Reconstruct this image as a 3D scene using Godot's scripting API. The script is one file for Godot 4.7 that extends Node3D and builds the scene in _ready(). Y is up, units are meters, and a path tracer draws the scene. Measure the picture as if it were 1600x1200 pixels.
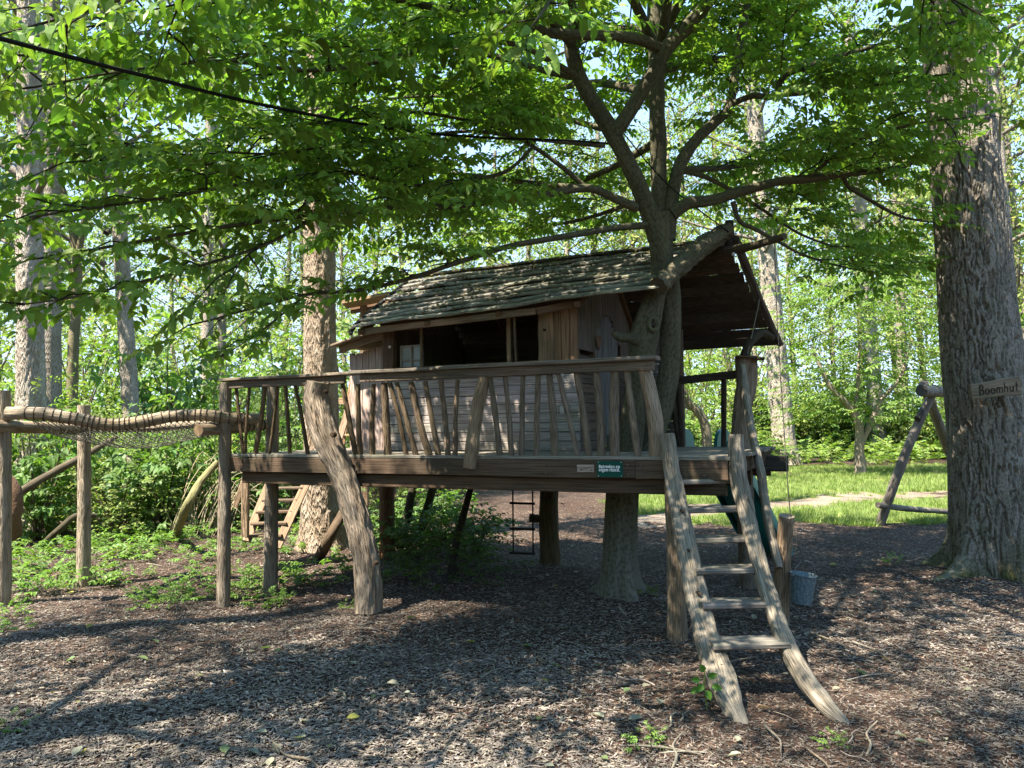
extends Node3D

const F := 1203.0          # focal length in pixels of a 1600 x 1200 picture
var cam_basis := Basis()
var cam_at := Vector3(0, 1.6, 0)
var rng := RandomNumberGenerator.new()
var nz := FastNoiseLite.new()
var M := {}
var taken := {}

# ---------------------------------------------------------------- mesh builder
class MB:
	var v := PackedVector3Array()
	var n := PackedVector3Array()
	var uv := PackedVector2Array()
	var c := PackedColorArray()
	var ix := PackedInt32Array()

	func vert(p: Vector3, nn: Vector3, t: Vector2, col: Color) -> int:
		v.append(p)
		n.append(nn)
		uv.append(t)
		c.append(col)
		return v.size() - 1

	# corners counter-clockwise seen from outside
	func tri(a: Vector3, b: Vector3, d: Vector3, col: Color, ta := Vector2.ZERO, tb := Vector2.ZERO, td := Vector2.ZERO) -> void:
		var nn := (b - a).cross(d - a).normalized()
		var i := vert(a, nn, ta, col)
		vert(b, nn, tb, col)
		vert(d, nn, td, col)
		ix.append(i)
		ix.append(i + 2)
		ix.append(i + 1)

	func quad(a: Vector3, b: Vector3, d: Vector3, e: Vector3, col: Color, t0 := Vector2.ZERO, t1 := Vector2(1, 1)) -> void:
		var nn := (d - a).cross(e - b).normalized()
		var i := vert(a, nn, t0, col)
		vert(b, nn, Vector2(t1.x, t0.y), col)
		vert(d, nn, t1, col)
		vert(e, nn, Vector2(t0.x, t1.y), col)
		for k in [0, 2, 1, 0, 3, 2]:
			ix.append(i + k)

	# rows of points; around x along is outward. uvs/cols per point optional
	func grid(rows: Array, uvs: Array, cols: Array, closed: bool) -> void:
		var r := rows.size()
		var m: int = rows[0].size()
		var first := v.size()
		for i in r:
			var row: PackedVector3Array = rows[i]
			var up: PackedVector3Array = rows[mini(i + 1, r - 1)]
			var dn: PackedVector3Array = rows[maxi(i - 1, 0)]
			var tu: PackedVector2Array = uvs[i]
			var tc: PackedColorArray = cols[i]
			for j in m:
				var ja := j - 1
				var jb := j + 1
				if closed:
					if ja < 0:
						ja = m - 2
					if jb > m - 1:
						jb = 1
				else:
					ja = maxi(ja, 0)
					jb = mini(jb, m - 1)
				var nn := (row[jb] - row[ja]).cross(up[j] - dn[j])
				v.append(row[j])
				n.append(nn.normalized() if nn.length_squared() > 1e-16 else Vector3.UP)
				uv.append(tu[j])
				c.append(tc[j])
		for i in r - 1:
			for j in m - 1:
				var a := first + i * m + j
				ix.append(a)
				ix.append(a + m + 1)
				ix.append(a + 1)
				ix.append(a)
				ix.append(a + m)
				ix.append(a + m + 1)

	func mesh(mat: Material) -> ArrayMesh:
		var arr := []
		arr.resize(Mesh.ARRAY_MAX)
		arr[Mesh.ARRAY_VERTEX] = v
		arr[Mesh.ARRAY_NORMAL] = n
		arr[Mesh.ARRAY_TEX_UV] = uv
		arr[Mesh.ARRAY_COLOR] = c
		arr[Mesh.ARRAY_INDEX] = ix
		var am := ArrayMesh.new()
		am.add_surface_from_arrays(Mesh.PRIMITIVE_TRIANGLES, arr)
		am.surface_set_material(0, mat)
		return am

# ---------------------------------------------------------------- naming
func numbered(called: String) -> String:
	if not taken.has(called):
		taken[called] = 0
		return called
	taken[called] += 1
	return "%s_%03d" % [called, taken[called]]

func tag(o: Node3D, label := "", category := "", group := "", kind := "") -> Node3D:
	if label:
		o.set_meta("label", label)
	if category:
		o.set_meta("category", category)
	if group:
		o.set_meta("group", group)
	if kind:
		o.set_meta("kind", kind)
	return o

func thing(called: String, label: String, category: String, where := Vector3.ZERO, group := "") -> Node3D:
	var o := Node3D.new()
	o.name = numbered(called)
	add_child(o)
	o.position = where
	tag(o, label, category, group)
	return o

func part(called: String, mesh: Mesh, parent: Node3D) -> MeshInstance3D:
	var o := MeshInstance3D.new()
	o.name = called
	if parent != self:
		var k := 0
		while parent.has_node(NodePath(o.name)):
			k += 1
			o.name = "%s_%03d" % [called, k]
	else:
		o.name = numbered(called)
	o.mesh = mesh
	parent.add_child(o, true)
	return o

func struct(called: String, mesh: Mesh) -> MeshInstance3D:
	var o := part(called, mesh, self)
	o.set_meta("kind", "structure")
	return o

func scatter(called: String, mesh: Mesh, xf: Array, cols: Array, parent: Node3D, kind := "stuff") -> MultiMeshInstance3D:
	var mm := MultiMesh.new()
	mm.transform_format = MultiMesh.TRANSFORM_3D
	mm.use_colors = cols.size() > 0
	mm.mesh = mesh
	mm.instance_count = xf.size()
	for i in xf.size():
		mm.set_instance_transform(i, xf[i])
		if cols.size() > 0:
			mm.set_instance_color(i, cols[i])
	var o := MultiMeshInstance3D.new()
	o.name = numbered(called) if parent == self else called
	o.multimesh = mm
	parent.add_child(o, true)
	if kind:
		o.set_meta("kind", kind)
	return o

# things alike are told apart by the landmark they stand by and their order from the left there
var alike := []
const ORDER := ["first", "second", "third", "fourth", "fifth", "sixth", "seventh", "eighth", "ninth", "tenth", "eleventh", "twelfth", "thirteenth", "fourteenth", "fifteenth", "sixteenth", "seventeenth", "eighteenth", "nineteenth", "twentieth", "twenty-first", "twenty-second", "twenty-third", "twenty-fourth", "twenty-fifth", "twenty-sixth", "twenty-seventh", "twenty-eighth", "twenty-ninth", "thirtieth"]

func tell_apart(o: Node3D, px: float, what: String, zones: Array) -> void:
	var where := ""
	for z in zones:
		where = z[1]
		if px < z[0]:
			break
	alike.append([px, o, what + " " + where])

func name_the_alike() -> void:
	alike.sort_custom(func(a, b): return a[0] < b[0])
	var count := {}
	var nth := {}
	for a in alike:
		count[a[2]] = count.get(a[2], 0) + 1
	for a in alike:
		var k: int = nth.get(a[2], 0)
		nth[a[2]] = k + 1
		a[1].set_meta("label", a[2] if count[a[2]] == 1 else "%s, %s from left" % [a[2], ORDER[mini(k, 29)]])

# ---------------------------------------------------------------- places
func at(px: float, py: float, z: float) -> Vector3:      # a measured spot of the photograph at a depth
	return cam_at + cam_basis * (Vector3((px - 800.0) / F, (600.0 - py) / F, -1.0) * z)

func on_ground(px: float, py: float) -> Vector3:
	var d := cam_basis * Vector3((px - 800.0) / F, (600.0 - py) / F, -1.0)
	var t := -cam_at.y / d.y
	for k in 6:
		var p := cam_at + d * t
		t = (ground_y(p.x, p.z) - cam_at.y) / d.y
	return cam_at + d * t

func ground_y(x: float, z: float) -> float:
	var h := 0.035 * nz.get_noise_2d(x * 0.5, z * 0.5) + 0.012 * nz.get_noise_2d(x * 2.1 + 40.0, z * 2.1)
	h -= 0.13 * exp(-(pow((x + 2.6) / 1.6, 2.0) + pow((z + 7.7) / 1.3, 2.0)))
	h += 0.10 * exp(-(pow((x - 4.9) / 1.0, 2.0) + pow((z + 7.9) / 0.9, 2.0)))
	h += 0.07 * exp(-(pow((x - 0.95) / 0.7, 2.0) + pow((z + 7.0) / 0.6, 2.0)))
	return h

# the deck's own axes: s runs left along its front edge, v runs back from it, both in metres
const DECK_AT := Vector3(1.157, 0, -5.8)
var deck_turn := -0.4535
func D(s: float, h: float, v: float) -> Vector3:
	return Vector3(-s, h, -v)

func on_v(px: float, py: float, v: float) -> Vector3:    # where a line of sight meets the upright plane v, in the deck's axes
	var t := Transform3D(Basis(Vector3.UP, deck_turn), DECK_AT).affine_inverse()
	var o := t * cam_at
	var d := t.basis * (cam_basis * Vector3((px - 800.0) / F, (600.0 - py) / F, -1.0))
	return o + d * ((-v - o.z) / d.z)

# ---------------------------------------------------------------- shapes
func smooth_path(pts: Array, rads: Array, step: float) -> Array:
	var op := PackedVector3Array()
	var orr := PackedFloat32Array()
	var m := pts.size()
	for i in m - 1:
		var p0: Vector3 = pts[maxi(i - 1, 0)]
		var p1: Vector3 = pts[i]
		var p2: Vector3 = pts[i + 1]
		var p3: Vector3 = pts[mini(i + 2, m - 1)]
		var k := maxi(1, int(ceil(p1.distance_to(p2) / step)))
		for j in k:
			var t := float(j) / k
			op.append(p1.cubic_interpolate(p2, p0, p3, t))
			orr.append(lerpf(rads[i], rads[i + 1], t))
	op.append(pts[m - 1])
	orr.append(rads[m - 1])
	return [op, orr]

# a round or flattened log, branch, rope: o has sides, step, amp, freq, col, col2, flat, hint, bark, cap, seed
func sweep(mb: MB, pts: Array, rads: Array, o := {}) -> void:
	var sm := smooth_path(pts, rads, o.get("step", 0.12))
	var P: PackedVector3Array = sm[0]
	var R: PackedFloat32Array = sm[1]
	var sides: int = o.get("sides", 10)
	var amp: float = o.get("amp", 0.06)
	var fr: float = o.get("freq", 5.0)
	var flat: float = o.get("flat", 1.0)
	var bark: float = o.get("bark", 0.0)
	var seed_at: float = o.get("seed", 0.0)
	var col: Color = o.get("col", Color(0.3, 0.3, 0.3))
	var col2: Color = o.get("col2", col)
	var square: float = o.get("square", 0.0)
	var T := (P[1] - P[0]).normalized()
	var hint: Vector3 = o.get("hint", Vector3(0.31, 0.2, 0.93))
	var N := (hint - T * hint.dot(T)).normalized()
	var rows := []
	var uvs := []
	var cols := []
	var along := 0.0
	var r0 := 0.0
	for r in rads:
		r0 = maxf(r0, r)
	for i in P.size():
		if i > 0:
			along += P[i].distance_to(P[i - 1])
		T = (P[mini(i + 1, P.size() - 1)] - P[maxi(i - 1, 0)]).normalized()
		N = (N - T * N.dot(T)).normalized()
		var B := T.cross(N)
		var row := PackedVector3Array()
		var tu := PackedVector2Array()
		var tc := PackedColorArray()
		for j in sides + 1:
			var a := TAU * float(j % sides) / sides
			var ca := cos(a)
			var sa := sin(a)
			var q := Vector3(ca, sa, along) * fr
			var rr := R[i] * (1.0 + amp * nz.get_noise_3d(ca * R[i] * fr * 6.0 + seed_at, sa * R[i] * fr * 6.0, along * fr))
			if square > 0.0:
				rr /= lerpf(1.0, maxf(absf(ca), absf(sa)), square)
			if bark > 0.0:
				rr += bark * bark_relief(ca * r0, sa * r0, along, seed_at)
			row.append(P[i] + (N * ca + B * sa * flat) * rr)
			tu.append(Vector2(float(j) / sides * TAU * r0 + seed_at, along))
			var k := clampf(0.5 + 0.9 * nz.get_noise_3d(ca * 1.3 + seed_at * 3.0, sa * 1.3, along * 1.7), 0.0, 1.0)
			tc.append(col.lerp(col2, k))
		rows.append(row)
		uvs.append(tu)
		cols.append(tc)
	mb.grid(rows, uvs, cols, true)
	if o.get("cap", true):
		var cc: Color = o.get("cap_col", col)
		for e in [0, P.size() - 1]:
			var row: PackedVector3Array = rows[e]
			var mid := P[e]
			for j in sides:
				var a := row[j]
				var b := row[j + 1]
				var ta := Vector2(a.x - mid.x, a.y - mid.y) * 2.0
				var tb := Vector2(b.x - mid.x, b.z - mid.z) * 2.0
				if e == 0:
					mb.tri(mid, b, a, cc, Vector2.ZERO, tb, ta)
				else:
					mb.tri(mid, a, b, cc, Vector2.ZERO, ta, tb)

func bark_relief(x: float, y: float, along: float, sd: float) -> float:
	var w := 0.22 * nz.get_noise_3d(x * 6.0 + sd, y * 6.0, along * 3.0)
	var k := 21.0
	var a := nz.get_noise_3d(x * k + w * 4.0 + sd, y * k, along * 1.9 + w * 2.0)
	var b := nz.get_noise_3d(x * k * 1.9 + 31.0, y * k * 1.9 + sd, along * 4.5)
	var f := clampf(absf(a) * 4.2 - 0.05, 0.0, 1.0)
	var g := clampf(absf(b) * 3.5 + 0.25, 0.0, 1.0)
	return (f * f * (3.0 - 2.0 * f)) * (0.72 + 0.28 * g) - 0.8

# a board from a to b; w wide along wd, t thick; chamfered, optionally wavy
func plank(mb: MB, a: Vector3, b: Vector3, wd: Vector3, w: float, t: float, col: Color, o := {}) -> void:
	var L := (b - a).normalized()
	var W := (wd - L * wd.dot(L)).normalized()
	var H := L.cross(W).normalized()
	var ch: float = minf(o.get("bevel", 0.004), minf(w, t) * 0.3)
	var wave: float = o.get("wave", 0.0)
	var segs: int = o.get("segs", 1)
	var u0 := rng.randf() * 7.0
	var v0 := rng.randf() * 7.0
	var sd := rng.randf() * 50.0
	var len := a.distance_to(b)
	var rings := []
	var per := PackedFloat32Array()
	for i in segs + 1:
		var f := float(i) / segs
		var c := a.lerp(b, f)
		var e0 := wave * nz.get_noise_2d(f * len * 3.0 + sd, 0.0)
		var e1 := wave * nz.get_noise_2d(f * len * 3.0 + sd, 9.0)
		var bow: float = wave * 0.5 * nz.get_noise_2d(f * len * 1.3 + sd, 19.0)
		var x0 := -w / 2.0 + e0
		var x1 := w / 2.0 + e1
		var hh := t / 2.0
		var ring := PackedVector3Array()
		for q in [[x1, -hh + ch], [x1, hh - ch], [x1 - ch, hh], [x0 + ch, hh], [x0, hh - ch], [x0, -hh + ch], [x0 + ch, -hh], [x1 - ch, -hh]]:
			ring.append(c + W * q[0] + H * (q[1] + bow))
		rings.append(ring)
	var first: PackedVector3Array = rings[0]
	var acc := 0.0
	for j in 9:
		per.append(acc)
		acc += first[j % 8].distance_to(first[(j + 1) % 8])
	for i in segs:
		var r0: PackedVector3Array = rings[i]
		var r1: PackedVector3Array = rings[i + 1]
		for j in 8:
			var k := (j + 1) % 8
			mb.quad(r0[j], r0[k], r1[k], r1[j], col, Vector2(u0 + per[j], v0 + len * i / segs), Vector2(u0 + per[j + 1], v0 + len * (i + 1) / segs))
			if segs > 1:
				var last_one := mb.c.size()
				for e in 4:
					var s: float = len * (i + (1 if e > 1 else 0)) / segs
					var y: float = per[j if e == 0 or e == 3 else j + 1]
					var k1 := nz.get_noise_2d(s * 2.3 + sd * 3.0, y * 6.0 + sd)
					var k2 := clampf(nz.get_noise_2d(s * 1.1 - sd, y * 3.0 + 50.0) * 1.6, 0.0, 1.0)
					mb.c[last_one - 4 + e] = (col * (1.0 + 0.30 * k1)).lerp(Color(col.g * 0.62, col.g * 0.66, col.g * 0.42), 0.55 * k2)
	var last: PackedVector3Array = rings[segs]
	for j in range(1, 7):
		mb.tri(first[0], first[j + 1], first[j], col, Vector2(u0, v0), Vector2(u0 + w * 0.5, v0 + t), Vector2(u0 + w, v0))
		mb.tri(last[0], last[j], last[j + 1], col, Vector2(u0, v0), Vector2(u0 + w, v0), Vector2(u0 + w * 0.5, v0 + t))

func plank_mesh(a: Vector3, b: Vector3, wd: Vector3, w: float, t: float, col: Color, o := {}, mat := "wood") -> ArrayMesh:
	var mb := MB.new()
	plank(mb, a, b, wd, w, t, col, o)
	return mb.mesh(M[mat])

func log_mesh(pts: Array, rads: Array, o := {}, mat := "log") -> ArrayMesh:
	var mb := MB.new()
	sweep(mb, pts, rads, o)
	return mb.mesh(M[mat])

func vary(c: Color, k: float) -> Color:
	var f := 1.0 + rng.randf_range(-k, k)
	return Color(c.r * f * (1.0 + rng.randf_range(-k, k) * 0.25), c.g * f, c.b * f * (1.0 + rng.randf_range(-k, k) * 0.3))

# ---------------------------------------------------------------- leaves
func leaf(mb: MB, base: Vector3, dir: Vector3, up: Vector3, len: float, wid: float, col: Color, droop := 0.15) -> void:
	var d := dir.normalized()
	var s := d.cross(up).normalized()
	var u := s.cross(d).normalized()
	var fold := wid * 0.22
	var c1 := base + d * len * 0.3 - u * droop * len * 0.08
	var c2 := base + d * len * 0.66 - u * droop * len * 0.45
	var tip := base + d * len - u * droop * len
	var l1 := c1 + s * wid * 0.48 + u * fold
	var r1 := c1 - s * wid * 0.48 + u * fold
	var l2 := c2 + s * wid * 0.4 + u * fold * 0.8
	var r2 := c2 - s * wid * 0.4 + u * fold * 0.8
	mb.tri(base, c1, l1, col)
	mb.tri(base, r1, c1, col)
	mb.tri(c1, c2, l2, col)
	mb.tri(c1, l2, l1, col)
	mb.tri(c1, r2, c2, col)
	mb.tri(c1, r1, r2, col)
	mb.tri(c2, tip, l2, col)
	mb.tri(c2, r2, tip, col)

func spray_mesh(sd: int, count: int, twig: float, ll: float, lw: float, mat: String, wild := 0.35, droop := 0.25) -> ArrayMesh:
	var r := RandomNumberGenerator.new()
	r.seed = sd
	var mb := MB.new()
	var prev := Vector3.ZERO
	var bark := Color(0.35, 0.22, 0.6)
	for i in count:
		var f := float(i + 1) / count
		var p := Vector3(twig * f, -0.10 * twig * f * f + r.randf_range(-0.01, 0.01), 0.03 * sin(f * 5.0 + sd) * twig)
		var e := p - prev
		var s := e.cross(Vector3.UP).normalized() * 0.0022 * (1.3 - f)
		var h := Vector3.UP * 0.0022 * (1.3 - f)
		mb.quad(prev - s, prev + h, p + h, p - s, bark)
		mb.quad(prev + h, prev + s, p + s, p + h, bark)
		var side := 1.0 if i % 2 == 0 else -1.0
		var a := r.randf_range(0.6, 1.15) * side
		if i == count - 1:
			a = 0.1
		var dir := Vector3(cos(a), r.randf_range(-wild, wild * 0.5), sin(a))
		var up := Vector3(r.randf_range(-wild, wild), 1.0, r.randf_range(-wild, wild))
		var k := r.randf_range(0.7, 1.15) * (0.8 + 0.4 * sin(f * PI))
		var g := r.randf_range(0.72, 1.25)
		leaf(mb, p, dir, up, ll * k, lw * k, Color(g * r.randf_range(0.85, 1.2), g, g * r.randf_range(0.8, 1.2)), droop * r.randf_range(0.3, 1.8))
		prev = p
	return mb.mesh(M[mat])

func clump_mesh(sd: int, count: int, rad: float, ll: float, mat: String) -> ArrayMesh:
	var r := RandomNumberGenerator.new()
	r.seed = sd
	var mb := MB.new()
	for i in count:
		var d := Vector3(r.randfn(), r.randfn() * 0.7, r.randfn()).normalized()
		var p := d * rad * pow(r.randf(), 0.6)
		var dir := (d + Vector3(r.randfn(), r.randfn() - 0.5, r.randfn()) * 0.6).normalized()
		var up := Vector3(r.randfn() * 0.7, 1.0, r.randfn() * 0.7)
		var s := dir.cross(up).normalized()
		var l := ll * r.randf_range(0.7, 1.3)
		var g := r.randf_range(0.7, 1.3)
		var col := Color(g * r.randf_range(0.85, 1.25), g, g * 0.9)
		var m := p + dir * l * 0.5
		mb.tri(p, m - s * l * 0.36, p + dir * l, col)
		mb.tri(p, p + dir * l, m + s * l * 0.36 + up * l * 0.1, col)
	return mb.mesh(M[mat])

func spray_at(p: Vector3, dir: Vector3, tilt: float, sc: float) -> Transform3D:
	var x := dir.normalized()
	var up := Vector3(rng.randf_range(-tilt, tilt), 1.0, rng.randf_range(-tilt, tilt))
	var z := x.cross(up).normalized()
	var y := z.cross(x)
	return Transform3D(Basis(x * sc, y * sc, z * sc), p)

# ---------------------------------------------------------------- materials
func ntex(sd: int, fr: float, ramp: Array, size := 512, octaves := 4, ridged := false, normal := false, bump := 6.0) -> NoiseTexture2D:
	var f := FastNoiseLite.new()
	f.seed = sd
	f.noise_type = FastNoiseLite.TYPE_SIMPLEX_SMOOTH
	f.frequency = fr
	f.fractal_type = FastNoiseLite.FRACTAL_RIDGED if ridged else FastNoiseLite.FRACTAL_FBM
	f.fractal_octaves = octaves
	var t := NoiseTexture2D.new()
	t.width = size
	t.height = size
	t.seamless = true
	t.noise = f
	if normal:
		t.as_normal_map = true
		t.bump_strength = bump
	elif ramp.size():
		var g := Gradient.new()
		var off := PackedFloat32Array()
		var cs := PackedColorArray()
		for r in ramp:
			off.append(r[0])
			cs.append(Color(r[1], r[2], r[3]))
		g.offsets = off
		g.colors = cs
		t.color_ramp = g
	return t

func std(called: String, albedo: Texture2D, scale: Vector3, normal: Texture2D = null, nscale := 1.0, rough := 0.9) -> StandardMaterial3D:
	var m := StandardMaterial3D.new()
	m.resource_name = called
	m.vertex_color_use_as_albedo = true
	m.roughness = rough
	m.metallic_specular = 0.3
	m.uv1_scale = scale
	if albedo:
		m.albedo_texture = albedo
	if normal:
		m.normal_enabled = true
		m.normal_texture = normal
		m.normal_scale = nscale
	M[called] = m
	return m

func leaf_mat(called: String, albedo: Color, back: Color, rough := 0.45) -> void:
	var m := StandardMaterial3D.new()
	m.resource_name = called
	m.vertex_color_use_as_albedo = true
	m.albedo_color = albedo.linear_to_srgb()
	m.roughness = rough
	m.metallic_specular = 0.35
	m.backlight_enabled = true
	m.backlight = back.linear_to_srgb()
	m.cull_mode = BaseMaterial3D.CULL_DISABLED
	M[called] = m

func chip_images() -> Array:
	var S := 1024
	var im := Image.create(S, S, false, Image.FORMAT_RGB8)
	var hm := Image.create(S, S, false, Image.FORMAT_RGB8)
	im.fill(Color(0.24, 0.19, 0.16))
	hm.fill(Color(0.1, 0.1, 0.1))
	var r := RandomNumberGenerator.new()
	r.seed = 5
	var n := 6500
	for i in n:
		var cx := r.randi() % S
		var cy := r.randi() % S
		var a := r.randf() * TAU
		var l := r.randi_range(9, 34)
		var w := r.randi_range(2, 7)
		var k := r.randf()
		var tone := 0.22 + 0.42 * k * k
		var c := Color(tone * 1.06, tone * (0.93 + 0.03 * r.randf()), tone * (0.80 + 0.1 * r.randf()))
		var lift := 0.15 + 0.8 * float(i) / n
		var tilt := r.randf_range(-0.1, 0.1)
		var ca := cos(a)
		var sa := sin(a)
		for u in l:
			for t in w:
				var x := posmod(int(cx + ca * u - sa * t), S)
				var y := posmod(int(cy + sa * u + ca * t), S)
				im.set_pixel(x, y, c.darkened(0.12 * float((u * 7 + t * 13) % 5) / 5.0))
				var h := lift + tilt * float(u) / l
				hm.set_pixel(x, y, Color(h, h, h))
	return [ImageTexture.create_from_image(im), ImageTexture.create_from_image(hm)]

func make_materials() -> void:
	var grain := ntex(3, 0.02, [[0.0, 0.55, 0.53, 0.50], [0.35, 0.80, 0.78, 0.76], [0.6, 0.95, 0.94, 0.93], [1.0, 1.0, 1.0, 1.0]], 512, 5)
	var grain_n := ntex(4, 0.03, [], 512, 5, false, true, 9.0)
	var fine := ntex(8, 0.03, [[0.0, 0.6, 0.58, 0.55], [0.5, 0.9, 0.9, 0.88], [1.0, 1.0, 1.0, 1.0]], 512, 5)
	var bark := ntex(11, 0.02, [[0.0, 0.62, 0.58, 0.54], [0.4, 0.86, 0.84, 0.8], [1.0, 1.0, 1.0, 1.0]], 512, 4, true)
	var bark_n := ntex(11, 0.02, [], 512, 4, true, true, 14.0)
	std("wood", grain, Vector3(9, 0.16, 1), grain_n, 0.9, 0.85)
	var cracks := ntex(6, 0.022, [[0.0, 1.0, 1.0, 1.0], [0.55, 0.93, 0.92, 0.9], [0.8, 0.72, 0.7, 0.67], [0.93, 0.40, 0.38, 0.35], [1.0, 0.28, 0.26, 0.24]], 512, 3, true)
	std("log", cracks, Vector3(6, 0.22, 1), grain_n, 1.0, 0.85)
	std("bark", bark, Vector3(1.6, 0.4, 1), bark_n, 1.3, 0.95)
	std("rough_bark", fine, Vector3(4, 1.5, 1), ntex(12, 0.04, [], 512, 5, false, true, 8.0), 0.8, 0.95)
	std("smooth_bark", fine, Vector3(2.0, 1.2, 1), ntex(13, 0.03, [], 512, 5, false, true, 6.0), 0.7, 0.85)
	std("roof_wood", ntex(17, 0.03, [[0.0, 0.45, 0.44, 0.42], [0.4, 0.82, 0.81, 0.79], [0.6, 0.9, 0.9, 0.88], [1.0, 1.0, 1.0, 1.0]], 512, 5), Vector3(7, 0.5, 1), ntex(18, 0.04, [], 512, 5, false, true, 12.0), 1.2, 0.95)
	std("plain", null, Vector3.ONE, null, 1.0, 0.8)
	std("rope", ntex(21, 0.06, [[0.0, 0.5, 0.5, 0.5], [1.0, 1.0, 1.0, 1.0]], 256, 3), Vector3(20, 60, 1), null, 1.0, 0.95)
	var ci := chip_images()
	var g := std("mulch", ci[0], Vector3(0.55, 0.55, 1), null, 1.0, 0.95)
	g.heightmap_enabled = true
	g.heightmap_texture = ci[1]
	g.heightmap_scale = 1.6
	std("chip", fine, Vector3(9, 3, 1), null, 1.0, 0.9)
	std("lawn", ntex(31, 0.05, [[0.0, 0.5, 0.55, 0.4], [0.5, 0.85, 0.9, 0.8], [1.0, 1.1, 1.05, 1.0]], 512, 5), Vector3(0.8, 0.8, 1), ntex(32, 0.08, [], 512, 5, false, true, 10.0), 1.0, 0.95)
	std("sand", ntex(33, 0.05, [[0.0, 0.7, 0.68, 0.66], [1.0, 1.0, 1.0, 1.0]], 512, 5), Vector3(0.7, 0.7, 1), ntex(34, 0.08, [], 512, 5, false, true, 8.0), 0.8, 0.95)
	leaf_mat("leaf", Color(1, 1, 1), Color(0.85, 1.0, 0.34))
	leaf_mat("far_leaf", Color(1, 1, 1), Color(0.75, 0.9, 0.4), 0.6)
	var slide := std("plastic", null, Vector3.ONE, null, 1.0, 0.35)
	slide.metallic_specular = 0.5
	var zinc := std("zinc", ntex(41, 0.03, [[0.0, 0.6, 0.62, 0.64], [1.0, 1.0, 1.0, 1.0]], 256, 4), Vector3(4, 4, 1), null, 1.0, 0.45)
	zinc.metallic = 0.35
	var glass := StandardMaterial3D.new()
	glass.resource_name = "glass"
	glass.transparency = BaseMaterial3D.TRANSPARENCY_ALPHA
	glass.albedo_color = Color(0.78, 0.80, 0.80, 0.42)  # milky half-opaque colour stands in for the white reflection on the sash panes
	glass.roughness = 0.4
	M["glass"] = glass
	var pw := StandardMaterial3D.new()
	pw.resource_name = "paint_white"
	pw.albedo_color = Color(0.93, 0.94, 0.92)
	pw.roughness = 0.6
	M["paint_white"] = pw

# ---------------------------------------------------------------- the scene
func _ready() -> void:
	rng.seed = 20240
	nz.seed = 7
	nz.noise_type = FastNoiseLite.TYPE_SIMPLEX_SMOOTH
	nz.frequency = 1.0
	nz.fractal_type = FastNoiseLite.FRACTAL_NONE
	# camera
	cam_basis = Basis.from_euler(Vector3(deg_to_rad(3.09), 0, deg_to_rad(-0.8)))
	var cam := Camera3D.new()
	cam.name = "camera"
	cam.fov = rad_to_deg(2.0 * atan(600.0 / F))
	cam.near = 0.05
	cam.far = 900.0
	cam.transform = Transform3D(cam_basis, cam_at)
	cam.current = true
	add_child(cam)
	# sky
	var sky_mat := ProceduralSkyMaterial.new()
	sky_mat.sky_top_color = Color(0.56, 0.74, 0.96)
	sky_mat.sky_horizon_color = Color(0.79, 0.885, 0.975)
	sky_mat.sky_curve = 0.25
	sky_mat.sky_energy_multiplier = 1.0
	sky_mat.ground_bottom_color = Color(0.2, 0.2, 0.16)
	sky_mat.ground_horizon_color = Color(0.6, 0.66, 0.62)
	var env := Environment.new()
	env.background_mode = Environment.BG_SKY
	env.sky = Sky.new()
	env.sky.sky_material = sky_mat
	env.background_energy_multiplier = 0.48
	env.tonemap_mode = Environment.TONE_MAPPER_LINEAR
	env.tonemap_exposure = 4.5
	env.sdfgi_enabled = true
	env.ssao_enabled = true
	env.ssil_enabled = true
	var we := WorldEnvironment.new()
	we.name = "world_environment"
	we.environment = env
	add_child(we)
	# sun: high on the left, a little behind the camera
	var sun := DirectionalLight3D.new()
	sun.name = "sun"
	sun.light_energy = 1.6
	sun.light_color = Color(1.0, 0.96, 0.90)
	sun.light_angular_distance = 0.5
	sun.shadow_enabled = true
	add_child(sun)
	sun.look_at_from_position(Vector3.ZERO, Vector3(0.41, -0.86, -0.29), Vector3.UP)
	make_materials()
	build_ground()
	build_deck()
	build_cabin()
	build_main_tree()
	build_poplar_sign_tree()
	build_ladder_and_bits()
	build_bridge()
	build_back_left()
	build_swing()
	build_woods()
	build_plants()
	build_litter()
	name_the_alike()

# ---------------------------------------------------------------- ground
func ground_axis(lo: float, hi: float, far: float, step: float) -> PackedFloat32Array:
	var a := PackedFloat32Array()
	var x := lo
	while x <= hi:
		a.append(x)
		x += step
	var d := step
	while a[a.size() - 1] < far:
		d *= 1.35
		a.append(a[a.size() - 1] + d)
	d = step
	var b := PackedFloat32Array()
	x = lo
	while x > -far:
		d *= 1.35
		x -= d
		b.append(x)
	b.reverse()
	b.append_array(a)
	return b

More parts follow.
